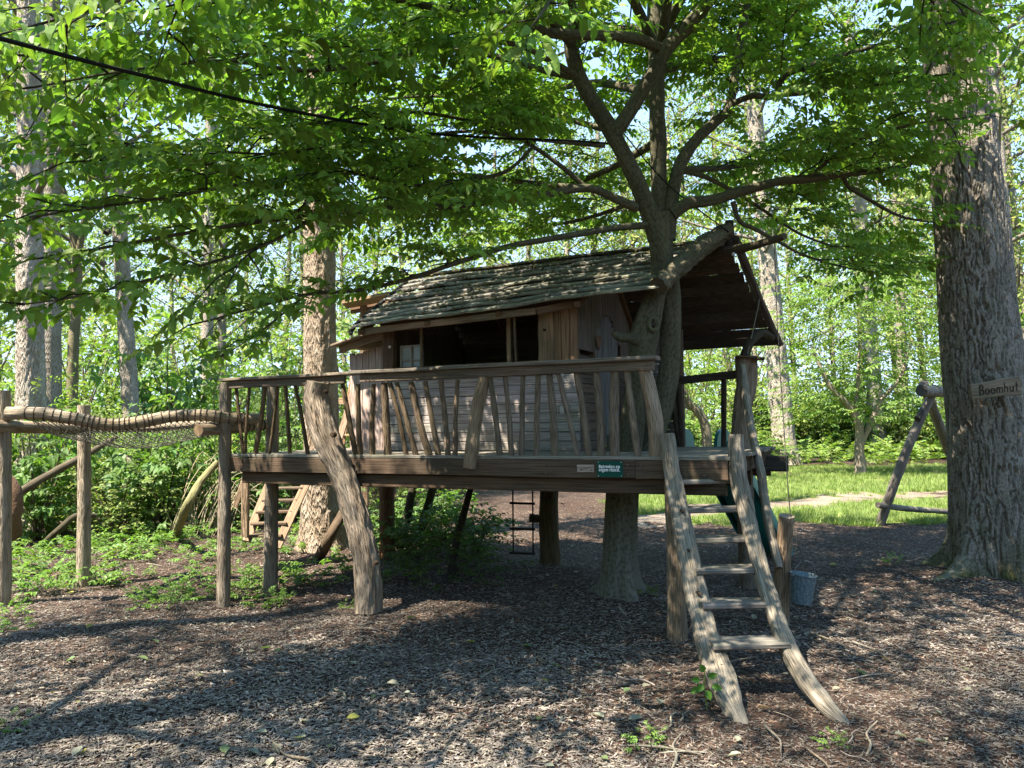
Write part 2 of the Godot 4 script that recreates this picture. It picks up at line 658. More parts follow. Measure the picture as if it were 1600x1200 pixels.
func sheet(xs: PackedFloat32Array, zs: PackedFloat32Array, lift: float, inside: Callable, c1: Color, c2: Color, nf: float) -> MB:
	var mb := MB.new()
	var w := xs.size()
	var keep := {}
	var ids := {}
	for i in zs.size() - 1:
		for j in w - 1:
			if not inside.call((xs[j] + xs[j + 1]) * 0.5, (zs[i] + zs[i + 1]) * 0.5):
				continue
			var q := []
			for k in [[0, 0], [0, 1], [1, 1], [1, 0]]:
				var id: int = (i + k[0]) * w + j + k[1]
				if not ids.has(id):
					var x := xs[j + k[1]]
					var z := zs[i + k[0]]
					var e := 0.06
					var nn := Vector3(ground_y(x - e, z) - ground_y(x + e, z), 2.0 * e, ground_y(x, z - e) - ground_y(x, z + e)).normalized()
					var t := clampf(0.5 + 0.8 * nz.get_noise_2d(x * nf, z * nf) + 0.3 * nz.get_noise_2d(x * nf * 3.1, z * nf * 3.1), 0.0, 1.0)
					ids[id] = mb.vert(Vector3(x, ground_y(x, z) + lift, z), nn, Vector2(x, z), c1.lerp(c2, t))
				q.append(ids[id])
			for k in [0, 1, 2, 0, 2, 3]:
				mb.ix.append(q[k])
	return mb

func everywhere(_x: float, _z: float) -> bool:
	return true

func in_lawn(x: float, z: float) -> bool:
	var d := -z
	var near := 11.6 + 0.35 * (6.0 - x) * (1.0 if x < 6.0 else 0.0) + 0.8 * nz.get_noise_2d(x * 0.7, 3.0) + 0.4 * nz.get_noise_2d(x * 2.2, z)
	var far := 27.5 + 1.5 * nz.get_noise_2d(x * 0.3, 8.0)
	return d > near and d < far and x > 0.6 + 0.10 * d + 0.6 * nz.get_noise_2d(z * 0.8, 1.0) and x < 24.0 and not in_path(x, z)

func in_path(x: float, z: float) -> bool:
	var mid := 13.4 + 0.5 * (x - 2.6) + 0.5 * nz.get_noise_2d(x * 0.3, 5.0)
	return absf(-z - mid) < 0.75 + 0.5 * nz.get_noise_2d(x * 1.3, z * 1.3) + 0.35 * nz.get_noise_2d(x * 4.0, z * 4.0) and x > 1.6 and x < 30.0

func build_ground() -> void:
	var xs := ground_axis(-9.0, 9.0, 420.0, 0.12)
	var zs := ground_axis(-14.0, 0.0, 420.0, 0.12)
	struct("ground", sheet(xs, zs, 0.0, everywhere, Color(0.75, 0.67, 0.61), Color(1.0, 0.95, 0.90), 0.6).mesh(M["mulch"]))
	var lx := PackedFloat32Array()
	var lz := PackedFloat32Array()
	for i in 110:
		lx.append(1.0 + i * 0.22)
	for i in 90:
		lz.append(-29.0 + i * 0.22)
	struct("lawn", sheet(lx, lz, 0.006, in_lawn, Color(0.15, 0.185, 0.05), Color(0.23, 0.24, 0.08), 0.5).mesh(M["lawn"]))
	struct("path", sheet(lx, lz, 0.010, in_path, Color(0.24, 0.19, 0.145), Color(0.33, 0.275, 0.215), 0.9).mesh(M["sand"]))
	# grass blades of the lawn
	var mb := MB.new()
	for k in 9:
		var a := rng.randf() * TAU
		var r := rng.randf() * 0.07
		var p := Vector3(cos(a * 2.3) * r, 0, sin(a * 2.3) * r)
		var h := rng.randf_range(0.05, 0.11)
		var lean := Vector3(cos(a), 0, sin(a)) * h * rng.randf_range(0.2, 0.8)
		var s := Vector3(-sin(a), 0, cos(a)) * 0.006
		var g := rng.randf_range(0.8, 1.25)
		mb.tri(p - s, p + s, p + lean + Vector3.UP * h, Color(g, g, g))
	var blades := mb.mesh(M["far_leaf"])
	var xf := []
	var cols := []
	for i in 26000:
		var d := 11.0 + 16.5 * pow(rng.randf(), 1.4)
		var x := rng.randf_range(1.0, 0.68 * d + 1.0)
		if not in_lawn(x, -d) or nz.get_noise_2d(x * 0.9, d * 0.9) < -0.55:
			continue
		var sc := rng.randf_range(0.6, 1.25)
		xf.append(Transform3D(Basis(Vector3.UP, rng.randf() * TAU).scaled(Vector3(sc * 1.3, sc, sc * 1.3)), Vector3(x, ground_y(x, -d), -d)))
		cols.append(vary(Color(0.22, 0.29, 0.085), 0.3))
	var g := scatter("lawn_grass", blades, xf, cols, self)
	tag(g, "short sunlit grass blades of the clearing behind the treehouse", "grass")

# ---------------------------------------------------------------- deck with railing
func build_deck() -> void:
	var t := thing("treehouse_deck", "raised weathered timber deck on log posts with crooked branch railing", "deck", DECK_AT)
	t.rotation.y = deck_turn
	# boards
	for i in 17:
		var v := 0.04 + i * 0.147
		var c := vary(Color(0.27, 0.245, 0.21) if i > 1 else Color(0.33, 0.30, 0.25), 0.16)
		part("deck_board", plank_mesh(D(4.47 + rng.randf_range(-0.02, 0.02), 1.338 + rng.randf_range(-0.003, 0.003), v), D(-0.47 + rng.randf_range(-0.02, 0.02), 1.338, v), Vector3(0, 0, 1), 0.137, 0.028, c, {"wave": 0.006, "segs": 8}), t)
	# front beams: upper in three lengths, lower set back
	for e in [[4.40, 2.93], [2.925, 0.245], [0.24, -0.45]]:
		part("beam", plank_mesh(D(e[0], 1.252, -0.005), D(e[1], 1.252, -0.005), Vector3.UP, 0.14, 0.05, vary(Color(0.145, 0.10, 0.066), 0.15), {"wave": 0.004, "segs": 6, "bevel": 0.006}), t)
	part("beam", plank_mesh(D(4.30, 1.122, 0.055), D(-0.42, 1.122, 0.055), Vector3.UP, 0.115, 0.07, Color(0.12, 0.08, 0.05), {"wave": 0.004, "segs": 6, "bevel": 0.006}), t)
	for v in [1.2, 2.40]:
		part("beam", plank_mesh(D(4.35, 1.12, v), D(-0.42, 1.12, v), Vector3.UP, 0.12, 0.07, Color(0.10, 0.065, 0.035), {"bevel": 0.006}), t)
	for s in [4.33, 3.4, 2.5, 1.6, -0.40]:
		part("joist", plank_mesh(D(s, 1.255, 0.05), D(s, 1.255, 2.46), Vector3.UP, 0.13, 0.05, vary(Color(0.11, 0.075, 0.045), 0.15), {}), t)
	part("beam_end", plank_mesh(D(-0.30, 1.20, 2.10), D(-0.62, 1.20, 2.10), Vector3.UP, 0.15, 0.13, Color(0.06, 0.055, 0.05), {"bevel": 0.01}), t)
	# posts
	var pale := Color(0.32, 0.275, 0.22)
	var dark := Color(0.20, 0.15, 0.10)
	var gl := func(s: float, v: float) -> float:
		var w := t.transform * D(s, 0, v)
		return ground_y(w.x, w.z) - 0.08
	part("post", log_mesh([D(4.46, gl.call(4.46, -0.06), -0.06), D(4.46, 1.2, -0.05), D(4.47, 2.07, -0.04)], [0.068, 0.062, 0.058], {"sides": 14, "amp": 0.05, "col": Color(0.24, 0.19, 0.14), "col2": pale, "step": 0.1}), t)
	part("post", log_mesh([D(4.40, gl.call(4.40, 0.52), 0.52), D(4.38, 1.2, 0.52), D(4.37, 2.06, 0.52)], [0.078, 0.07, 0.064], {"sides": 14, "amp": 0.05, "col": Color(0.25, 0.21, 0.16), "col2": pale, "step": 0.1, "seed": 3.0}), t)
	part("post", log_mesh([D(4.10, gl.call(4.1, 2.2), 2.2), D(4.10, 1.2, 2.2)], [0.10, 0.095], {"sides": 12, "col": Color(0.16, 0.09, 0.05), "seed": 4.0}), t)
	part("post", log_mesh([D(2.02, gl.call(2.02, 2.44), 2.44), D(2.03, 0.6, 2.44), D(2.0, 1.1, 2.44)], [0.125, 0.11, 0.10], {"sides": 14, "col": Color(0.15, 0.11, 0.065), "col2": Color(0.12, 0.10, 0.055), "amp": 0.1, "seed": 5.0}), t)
	part("post_stub", log_mesh([D(2.1, 0.52, 2.44), D(2.24, 0.54, 2.36)], [0.045, 0.05], {"sides": 8, "col": Color(0.14, 0.10, 0.06)}), t)
	part("post", log_mesh([on_v(1058, 1000, 0.0), on_v(1056, 880, 0.02), on_v(1050, 745, 0.03)], [0.078, 0.066, 0.058], {"sides": 12, "col": Color(0.22, 0.17, 0.12), "col2": Color(0.28, 0.22, 0.15), "seed": 6.0}), t)
	part("post", log_mesh([D(-0.22, gl.call(-0.22, 2.05), 2.05), D(-0.22, 1.2, 2.07)], [0.085, 0.08], {"sides": 12, "col": Color(0.19, 0.16, 0.12), "seed": 7.0}), t)
	# twisted trunk in front
	var tp := []
	for q in [[576, 955], [575, 900], [566, 845], [550, 785], [531, 732], [511, 686], [498, 645], [494, 620], [497, 597]]:
		tp.append(on_v(q[0], q[1], -0.10))
	var tw := part("twisted_post", log_mesh(tp, [0.122, 0.114, 0.110, 0.108, 0.112, 0.122, 0.122, 0.114, 0.098], {"sides": 36, "amp": 0.15, "freq": 5.5, "step": 0.025, "col": Color(0.22, 0.175, 0.13), "col2": Color(0.35, 0.295, 0.235), "cap_col": Color(0.3, 0.24, 0.17), "hint": Vector3.BACK}), t)
	tag(tw, "thick twisted bare trunk carrying the front rail")
	for k in [[519, 679, 0.03], [507, 612, 0.022], [585, 880, 0.02]]:
		var c := on_v(k[0], k[1], -0.215)
		part("knot", log_mesh([c + Vector3(0, 0, -0.03), c + Vector3(0.004, 0, 0.012)], [k[2], k[2] * 0.7], {"sides": 9, "step": 0.02, "col": Color(0.10, 0.07, 0.045), "hint": Vector3.UP}), tw)
	# handrail
	var hr := Color(0.17, 0.135, 0.10)
	part("handrail", plank_mesh(D(4.53, 2.098, -0.02), D(2.90, 2.098, -0.02), Vector3(0, 0, 1), 0.125, 0.03, Color(0.30, 0.25, 0.19), {"wave": 0.005, "segs": 6, "bevel": 0.006}), t)
	part("handrail", plank_mesh(D(2.893, 2.102, -0.02), D(0.045, 2.096, -0.02), Vector3(0, 0, 1), 0.13, 0.032, Color(0.24, 0.21, 0.175), {"wave": 0.006, "segs": 10, "bevel": 0.006}), t)
	part("rail_board", plank_mesh(D(4.42, 2.045, -0.035), D(2.98, 2.045, -0.035), Vector3.UP, 0.075, 0.034, vary(hr, 0.1), {"wave": 0.003, "segs": 4}), t)
	part("rail_board", plank_mesh(D(2.80, 2.049, -0.035), D(0.075, 2.043, -0.035), Vector3.UP, 0.075, 0.036, vary(hr, 0.1), {"wave": 0.004, "segs": 8}), t)
	# screws and bolts
	for k in 22:
		var s := 0.14 + k * 0.122
		if s > 2.78:
			break
		var q := D(s + rng.randf_range(-0.03, 0.03), 2.048 + rng.randf_range(-0.015, 0.015), -0.054)
		part("screw", log_mesh([q, q + Vector3(0, 0, 0.004)], [0.0055, 0.004], {"sides": 7, "amp": 0.0, "col": Color(0.07, 0.05, 0.04)}, "plain"), t)
	for s in [4.25, 3.1, 2.86, 1.9, 0.98, 0.30, 0.19, -0.28]:
		for h in [1.285, 1.215]:
			var q := D(s, h, -0.031)
			part("bolt", log_mesh([q, q + Vector3(0, 0, 0.008)], [0.011, 0.009], {"sides": 6, "amp": 0.0, "col": Color(0.11, 0.085, 0.07)}, "plain"), t)
	# side rail on the left
	part("handrail", plank_mesh(D(4.46, 2.095, 0.06), D(4.42, 2.095, 1.3), Vector3(1, 0, 0), 0.10, 0.03, Color(0.28, 0.22, 0.16), {"wave": 0.005, "segs": 3}), t)
	# balusters measured one by one
	var bal := [[369, 605, 380, 709, 7], [390, 605, 383, 708, 6], [414, 602, 399, 708, 9], [434, 602, 421, 708, 6], [446, 602, 453, 709, 7], [461, 602, 481, 710, 7],
		[535, 600, 556, 711, 9], [559, 600, 563, 711, 9], [584, 600, 582, 711, 9], [600, 598, 606, 711, 13], [609, 598, 635, 711, 8], [620, 598, 650, 712, 9], [642, 597, 671, 712, 11], [664, 596, 685, 712, 9],
		[689, 594, 700, 712, 9], [715, 593, 711, 712, 8], [766, 590, 781, 712, 9], [789, 588, 799, 712, 8], [817, 587, 815, 712, 8], [841, 585, 838, 712, 9], [858, 584, 867, 712, 11], [872, 583, 903, 713, 8],
		[901, 581, 920, 713, 10], [931, 580, 940, 713, 12], [961, 577, 961, 713, 14], [979, 576, 997, 713, 10]]
	var i := 0
	for b in bal:
		var a := on_v(b[0], b[1], -0.005)
		var e := on_v(b[2], b[3], 0.015)
		e.y = minf(e.y, 1.362)
		var mid := a.lerp(e, 0.5) + Vector3(rng.randf_range(-0.012, 0.012), 0, rng.randf_range(-0.008, 0.008))
		var r: float = b[4] * 0.5 / F * 6.6
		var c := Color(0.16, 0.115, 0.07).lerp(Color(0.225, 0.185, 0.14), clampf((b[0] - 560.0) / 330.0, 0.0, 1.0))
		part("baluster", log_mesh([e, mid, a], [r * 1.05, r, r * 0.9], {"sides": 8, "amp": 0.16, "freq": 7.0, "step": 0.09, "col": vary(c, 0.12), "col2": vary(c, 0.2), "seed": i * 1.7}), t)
		i += 1
	part("rail_post", log_mesh([on_v(734, 731, -0.045), on_v(738, 700, -0.045), on_v(744, 650, -0.03), on_v(757, 588, 0.0)], [0.055, 0.06, 0.056, 0.052], {"sides": 16, "amp": 0.1, "col": Color(0.26, 0.2, 0.13), "col2": Color(0.36, 0.28, 0.19), "step": 0.05}), t)
	part("rail_post", log_mesh([on_v(1026, 714, 0.03), on_v(1024, 660, 0.03), on_v(1014, 605, 0.03), on_v(1006, 571, 0.02)], [0.056, 0.058, 0.054, 0.05], {"sides": 16, "amp": 0.1, "col": Color(0.33, 0.25, 0.17), "col2": Color(0.37, 0.30, 0.23), "step": 0.05, "seed": 2.0}), t)
	# back right: porch post, rail and rods
	part("porch_post", log_mesh([D(-0.25, 1.30, 2.06), on_v(1158, 690, 2.06), on_v(1160, 640, 2.08), on_v(1166, 600, 2.08), on_v(1165, 556, 2.06)], [0.105, 0.10, 0.09, 0.098, 0.102], {"sides": 22, "amp": 0.12, "freq": 3.2, "col": Color(0.24, 0.185, 0.13), "col2": Color(0.34, 0.27, 0.2), "step": 0.04, "seed": 9.0}), t)
	part("post_cap", plank_mesh(on_v(1150, 557, 2.0), on_v(1194, 561, 2.05), Vector3(0, 0, 1), 0.2, 0.022, Color(0.12, 0.075, 0.05), {}), t)
	var deepc := Color(0.09, 0.07, 0.05)
	part("handrail", plank_mesh(on_v(1050, 596, 2.36), on_v(1160, 584, 2.2), Vector3.UP, 0.08, 0.06, deepc, {}), t)
	for b in [[1131, 588, 1131, 702], [1061, 598, 1066, 702], [1045, 600, 1064, 702]]:
		part("baluster", log_mesh([on_v(b[2], b[3], 2.34), on_v(b[0], b[1], 2.32)], [0.028, 0.026], {"sides": 8, "amp": 0.15, "col": deepc}), t)
	part("brace", log_mesh([on_v(1164, 556, 2.06), on_v(1172, 535, 2.1), on_v(1190, 520, 2.3), on_v(1206, 528, 2.6)], [0.05, 0.045, 0.04, 0.035], {"sides": 10, "amp": 0.12, "col": Color(0.07, 0.055, 0.04), "step": 0.04}), t)

	# the two plates on the front beam
	var gs := thing("warning_sign", "small dark green warning plate with white lettering on the front beam", "sign", DECK_AT)
	gs.rotation.y = deck_turn
	var p0 := on_v(932.5, 720, -0.034)
	var p1 := on_v(973.5, 746, -0.034)
	var cc := (p0 + p1) * 0.5
	var hw := absf(p1.x - p0.x) * 0.5
	var hh := absf(p1.y - p0.y) * 0.5
	part("plate", plank_mesh(cc - Vector3(hw, 0, 0), cc + Vector3(hw, 0, 0), Vector3.UP, hh * 2.0, 0.005, Color(0.008, 0.07, 0.05), {}, "plain"), gs)
	var font := SystemFont.new()
	font.font_names = PackedStringArray(["Droid Sans"])
	font.font_weight = 700
	var row := 0
	for line in ["Betreden op", "eigen risico."]:
		var tm := TextMesh.new()
		tm.text = line
		tm.font = font
		tm.font_size = 64
		tm.pixel_size = 0.001
		tm.depth = 0.002
		tm.material = M["paint_white"]
		tm.horizontal_alignment = HORIZONTAL_ALIGNMENT_LEFT
		var bb := tm.get_aabb()
		var sc := hw * 2.0 * 0.81 / maxf(bb.size.x, 0.001)
		var o := part("lettering", tm, gs)
		o.scale = Vector3(sc, sc * 1.12, 1)
		o.position = Vector3(cc.x - hw * 0.83 - bb.position.x * sc, cc.y + hh * (0.26 - 0.40 * row) - (bb.position.y + bb.size.y * 0.5) * sc, cc.z + 0.0045)
		row += 1
	for k in [[-1, -1], [-1, 1], [1, -1], [1, 1]]:
		var q := cc + Vector3(hw * 0.88 * k[0], hh * 0.84 * k[1], 0.002)
		part("screw", log_mesh([q, q + Vector3(0, 0, 0.003)], [0.004, 0.003], {"sides": 8, "amp": 0.0, "col": Color(0.6, 0.6, 0.58)}, "plain"), gs)
	var wt := thing("wooden_tag", "small pale wooden tag with a carved arrow beside the green plate", "sign", DECK_AT)
	wt.rotation.y = deck_turn
	var a0 := on_v(902, 732, -0.036)
	var a1 := on_v(928, 732, -0.036)
	part("plate", plank_mesh(a0, a1, Vector3.UP, 0.058, 0.012, Color(0.44, 0.35, 0.29), {}), wt)
	var zf := Vector3(0, 0, 0.0065)
	var dk := Color(0.08, 0.06, 0.05)
	part("arrow", log_mesh([a0.lerp(a1, 0.22) + Vector3(0, -0.008, 0) + zf, a0.lerp(a1, 0.75) + Vector3(0, 0.006, 0) + zf], [0.0022, 0.0022], {"sides": 6, "amp": 0.1, "col": dk}, "plain"), wt)
	part("arrow_head", log_mesh([a0.lerp(a1, 0.2) + Vector3(0, -0.012, 0) + zf, a0.lerp(a1, 0.32) + Vector3(0, -0.006, 0) + zf], [0.005, 0.004], {"sides": 6, "amp": 0.1, "col": dk}, "plain"), wt)
	part("arrow_tail", log_mesh([a0.lerp(a1, 0.82) + Vector3(0, -0.016, 0) + zf, a0.lerp(a1, 0.9) + Vector3(0, -0.004, 0) + zf], [0.004, 0.003], {"sides": 6, "amp": 0.1, "col": dk}, "plain"), wt)

# ---------------------------------------------------------------- cabin
func eave_h(s: float) -> float:
	return 2.63 + 0.13 * clampf((3.46 - s) / 3.2, 0.0, 1.15)
func ridge_h(s: float) -> float:
	return 3.33 + 0.015 * clampf((3.46 - s) / 3.63, 0.0, 1.1)
func roof_front(s: float, q: float) -> Vector3:
	return D(s, lerpf(eave_h(s), ridge_h(s), q), 0.75 + 1.10 * q)
func roof_back(s: float, q: float) -> Vector3:
	return D(s, lerpf(ridge_h(s), 2.43, q), 1.85 + 1.10 * q)
func roof_under(s: float, v: float) -> float:
	var q := (v - 0.75) / 1.10
	return (roof_front(s, q).y if q < 1.0 else roof_back(s, q - 1.0).y) - 0.05

func heart_mesh(w: float, t: float, col: Color, mat: String) -> ArrayMesh:
	var mb := MB.new()
	var ring := PackedVector3Array()
	for i in 20:
		var a := TAU * i / 20.0
		var x := pow(sin(a), 3.0)
		var y := (13.0 * cos(a) - 5.0 * cos(2.0 * a) - 2.0 * cos(3.0 * a) - cos(4.0 * a)) / 16.0
		ring.append(Vector3(-x * w * 0.5, y * w * 0.55, 0))
	for i in 20:
		var p := ring[i]
		var q := ring[(i + 1) % 20]
		var z := Vector3(0, 0, t)
		mb.tri(z, p + z, q + z, col)
		mb.quad(p, q, q + z, p + z, col)
	return mb.mesh(M[mat])

func build_cabin() -> void:
	var t := thing("treehouse_cabin", "small weathered wooden hut with mossy slab roof on the deck", "hut", DECK_AT)
	t.rotation.y = deck_turn
	var S0 := 1.078
	var S1 := 3.24
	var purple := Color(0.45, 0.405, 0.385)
	var brown := Color(0.18, 0.11, 0.065)
	# front wall
	var fw := part("front_wall", plank_mesh(D(S1 - 0.04, 1.352, 1.05), D(S1 - 0.04, 2.58, 1.05), Vector3.RIGHT, 0.06, 0.06, brown, {}), t)
	for i in 9:
		var h := 1.40 + i * 0.0905
		var c := vary(purple, 0.14)
		if i < 3:
			c = c.lerp(Color(0.20, 0.20, 0.13), 0.35 - 0.1 * i)
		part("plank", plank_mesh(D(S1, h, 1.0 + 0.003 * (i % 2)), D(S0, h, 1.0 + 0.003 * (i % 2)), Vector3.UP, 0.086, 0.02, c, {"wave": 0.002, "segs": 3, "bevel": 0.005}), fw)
	part("corner_post", plank_mesh(D(S0 + 0.045, 1.352, 1.05), D(S0 + 0.045, 2.66, 1.05), Vector3.RIGHT, 0.06, 0.06, brown, {}), fw)
	# windows along the front: sill, lintel, mullions
	part("windowsill", plank_mesh(D(2.85, 2.185, 0.93), D(1.72, 2.185, 0.93), Vector3(0, 0, 1), 0.15, 0.03, Color(0.30, 0.24, 0.19), {"wave": 0.004, "segs": 5}), t)
	part("lintel", plank_mesh(D(3.3, 2.715, 0.985), D(S0, 2.755, 0.985), Vector3.UP, 0.13, 0.05, Color(0.12, 0.08, 0.05), {}), t)
	part("mullion", log_mesh([D(2.80, 2.16, 0.98), D(2.795, 2.66, 0.98)], [0.018, 0.017], {"sides": 8, "amp": 0.15, "col": Color(0.22, 0.16, 0.10)}), t)
	part("mullion", plank_mesh(D(1.785, 2.15, 0.985), D(1.785, 2.68, 0.985), Vector3.RIGHT, 0.05, 0.05, Color(0.30, 0.21, 0.13), {"wave": 0.006, "segs": 4}), t)
	part("rail", plank_mesh(D(S1, 2.20, 1.035), D(S0, 2.20, 1.035), Vector3.UP, 0.05, 0.04, brown, {}), t)
	# shutters with hearts
	var sh := part("shutter", plank_mesh(D(3.185, 2.15, 0.955), D(3.185, 2.66, 0.955), Vector3.RIGHT, 0.135, 0.022, Color(0.13, 0.075, 0.045), {"wave": 0.012, "segs": 7}), t)
	var hm := part("heart", heart_mesh(0.036, 0.004, Color(0.5, 0.42, 0.35), "plain"), sh)
	hm.position = D(3.165, 2.44, 0.943)
	sh = part("shutter", plank_mesh(D(1.385, 2.15, 0.955), D(1.385, 2.68, 0.955), Vector3.RIGHT, 0.16, 0.022, Color(0.30, 0.195, 0.115), {"wave": 0.012, "segs": 7}), t)
	hm = part("heart", heart_mesh(0.034, 0.004, Color(0.03, 0.02, 0.015), "plain"), sh)
	hm.position = D(1.395, 2.50, 0.943)
	sh = part("shutter", plank_mesh(D(1.70, 2.15, 0.95), D(1.69, 2.66, 0.90), Vector3(0.35, 0, 0.93), 0.11, 0.02, Color(0.21, 0.13, 0.08), {"wave": 0.014, "segs": 7}), t)
	for k in 3:
		part("wall_board", plank_mesh(D(1.285 - 0.085 * k, 2.16, 0.985), D(1.285 - 0.085 * k, 2.70, 0.985), Vector3.RIGHT, 0.08, 0.02, vary(Color(0.28, 0.18, 0.105), 0.15), {}), t)
	# open sash with panes in the left window
	var sash := part("sash", plank_mesh(D(3.10, 2.17, 1.06), D(3.10, 2.46, 1.06), Vector3.RIGHT, 0.022, 0.03, Color(0.42, 0.38, 0.33), {}), t)
	for s in [2.97, 2.84]:
		part("glazing_bar", plank_mesh(D(s, 2.17, 1.06), D(s, 2.46, 1.06), Vector3.RIGHT, 0.02, 0.03, Color(0.42, 0.38, 0.33), {}), sash)
	for h in [2.18, 2.30, 2.45]:
		part("glazing_bar", plank_mesh(D(3.11, h, 1.062), D(2.83, h, 1.062), Vector3.UP, 0.018, 0.026, Color(0.42, 0.38, 0.33), {}), sash)
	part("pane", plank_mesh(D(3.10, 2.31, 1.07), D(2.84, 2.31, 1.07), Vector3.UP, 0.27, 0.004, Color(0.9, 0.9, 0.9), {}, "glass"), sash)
	# hinge plates on the wall
	for q in [[2.85 - 0.03, 2.13], [1.30, 2.12], [1.25, 1.74], [1.24, 2.09]]:
		part("hinge", plank_mesh(D(q[0], q[1] - 0.035, 0.985), D(q[0], q[1] + 0.035, 0.985), Vector3.RIGHT, 0.04, 0.008, Color(0.42, 0.39, 0.35), {}, "plain"), t)
	# side wall with the door
	var sw := part("side_wall", plank_mesh(D(S0 + 0.02, 1.352, 1.42), D(S0 + 0.02, 2.75, 1.42), Vector3(0, 0, 1), 0.05, 0.05, brown, {}), t)
	for i in 10:
		var h := 1.40 + i * 0.0905
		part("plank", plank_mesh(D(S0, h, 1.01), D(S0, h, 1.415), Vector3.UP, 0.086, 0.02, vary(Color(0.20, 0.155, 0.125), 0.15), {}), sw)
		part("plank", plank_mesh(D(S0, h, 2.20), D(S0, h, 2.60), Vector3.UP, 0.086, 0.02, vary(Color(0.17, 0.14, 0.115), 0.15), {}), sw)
	for k in 19:
		var v := 1.035 + k * 0.083
		var lo := 2.305
		if v > 1.41 and v < 2.2:
			lo = 2.44 + 0.28 * sin(PI * (v - 1.42) / 0.78)
		var top := roof_under(S0, v)
		if top - lo > 0.04:
			part("plank", plank_mesh(D(S0 - 0.004, lo, v), D(S0 - 0.004, top, v), Vector3(0, 0, 1), 0.078, 0.02, vary(Color(0.22, 0.185, 0.16), 0.16), {}), sw)
	var door := part("door", plank_mesh(D(S0 + 0.012, 1.38, 1.48), D(S0 + 0.012, 2.52, 1.48), Vector3(0, 0, 1), 0.10, 0.02, Color(0.25, 0.255, 0.26), {}), t)
	for k in range(1, 7):
		var v := 1.48 + 0.108 * k
		part("plank", plank_mesh(D(S0 + 0.012, 1.38, v), D(S0 + 0.012, 2.50 + 0.24 * sin(PI * k / 6.5), v), Vector3(0, 0, 1), 0.102, 0.02, vary(Color(0.25, 0.26, 0.27), 0.12), {}), door)
	hm = part("heart", heart_mesh(0.15, 0.02, Color(0.34, 0.22, 0.16), "wood"), door)
	hm.position = D(S0 - 0.01, 2.42, 1.50)
	hm.rotation.y = PI / 2
	part("handle", log_mesh([D(S0 - 0.03, 1.88, 2.05), D(S0 - 0.03, 2.0, 2.05)], [0.008, 0.008], {"sides": 6, "col": Color(0.5, 0.5, 0.45)}, "plain"), door)
	# left and back walls
	var lw := part("left_wall", plank_mesh(D(S1 - 0.02, 1.352, 2.57), D(S1 - 0.02, 2.55, 2.57), Vector3.RIGHT, 0.05, 0.05, brown, {}), t)
	for k in 17:
		var v := 1.03 + k * 0.096
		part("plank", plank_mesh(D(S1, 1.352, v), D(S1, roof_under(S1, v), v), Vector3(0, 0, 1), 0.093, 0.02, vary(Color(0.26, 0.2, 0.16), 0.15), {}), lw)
	var bw := part("back_wall", plank_mesh(D(0.52, 1.352, 2.58), D(0.52, 2.62, 2.58), Vector3.RIGHT, 0.06, 0.06, brown, {}), t)
	for i in 14:
		var h := 1.40 + i * 0.0905
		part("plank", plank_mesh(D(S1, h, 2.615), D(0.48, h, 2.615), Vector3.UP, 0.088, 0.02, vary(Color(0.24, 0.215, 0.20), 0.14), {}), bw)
	# a few things stand out in the dark room
	part("shelf", plank_mesh(D(2.7, 2.35, 2.5), D(1.9, 2.35, 2.5), Vector3(0, 0, 1), 0.18, 0.025, Color(0.2, 0.07, 0.04), {}), t)
	# roof
	var front := part("roof_front", plank_mesh(roof_front(3.40, 0.02) - Vector3(0, 0.055, 0), roof_front(3.40, 0.98) - Vector3(0, 0.055, 0), Vector3.RIGHT, 0.06, 0.05, brown, {}), t)
	for s in [2.6, 1.8, 1.0]:
		part("rafter", plank_mesh(roof_front(s, 0.02) - Vector3(0, 0.055, 0), roof_front(s, 0.98) - Vector3(0, 0.055, 0), Vector3.RIGHT, 0.06, 0.05, brown, {}), front)
	var rows := 10
	for i in rows:
		var q := (i + 0.5) / rows
		var right := lerpf(0.24, -0.15, q) + rng.randf_range(-0.03, 0.02)
		var cut := rng.randf_range(1.3, 2.4)
		for e in [[3.46 + rng.randf_range(-0.02, 0.02), cut + 0.004], [cut, right]]:
			var a := roof_front(e[0], q)
			var b := roof_front(e[1], q)
			var slope := (roof_front(1.8, q + 0.05) - roof_front(1.8, q - 0.05)).normalized()
			var nrm := slope.cross(Vector3.RIGHT).normalized()
			if nrm.y < 0.0:
				nrm = -nrm
			var wd := (slope - nrm * 0.2).normalized()
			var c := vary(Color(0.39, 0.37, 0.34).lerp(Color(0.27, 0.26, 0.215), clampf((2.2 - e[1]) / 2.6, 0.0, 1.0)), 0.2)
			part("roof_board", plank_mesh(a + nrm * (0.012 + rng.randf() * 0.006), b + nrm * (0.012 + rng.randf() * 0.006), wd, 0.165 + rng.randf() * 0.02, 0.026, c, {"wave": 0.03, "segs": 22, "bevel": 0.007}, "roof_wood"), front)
	var back := part("roof_back", plank_mesh(roof_back(2.6, 0.02) - Vector3(0, 0.05, 0), roof_back(2.6, 0.98) - Vector3(0, 0.05, 0), Vector3.RIGHT, 0.06, 0.05, brown, {}), t)
	part("rafter", plank_mesh(roof_back(1.05, 0.02) - Vector3(0, 0.05, 0), roof_back(1.05, 0.98) - Vector3(0, 0.05, 0), Vector3.RIGHT, 0.06, 0.05, brown, {}), back)
	for i in 11:
		var q := (i + 0.5) / 11.0
		var right := lerpf(-0.15, -0.46, q)
		part("roof_board", plank_mesh(roof_back(3.46, q), roof_back(right, q), (roof_back(1.0, 1.0) - roof_back(1.0, 0.0)).normalized(), 0.124 + rng.randf_range(-0.008, 0.012), 0.024, vary(Color(0.12, 0.085, 0.06), 0.3), {"wave": 0.010, "segs": 12}, "roof_wood"), back)
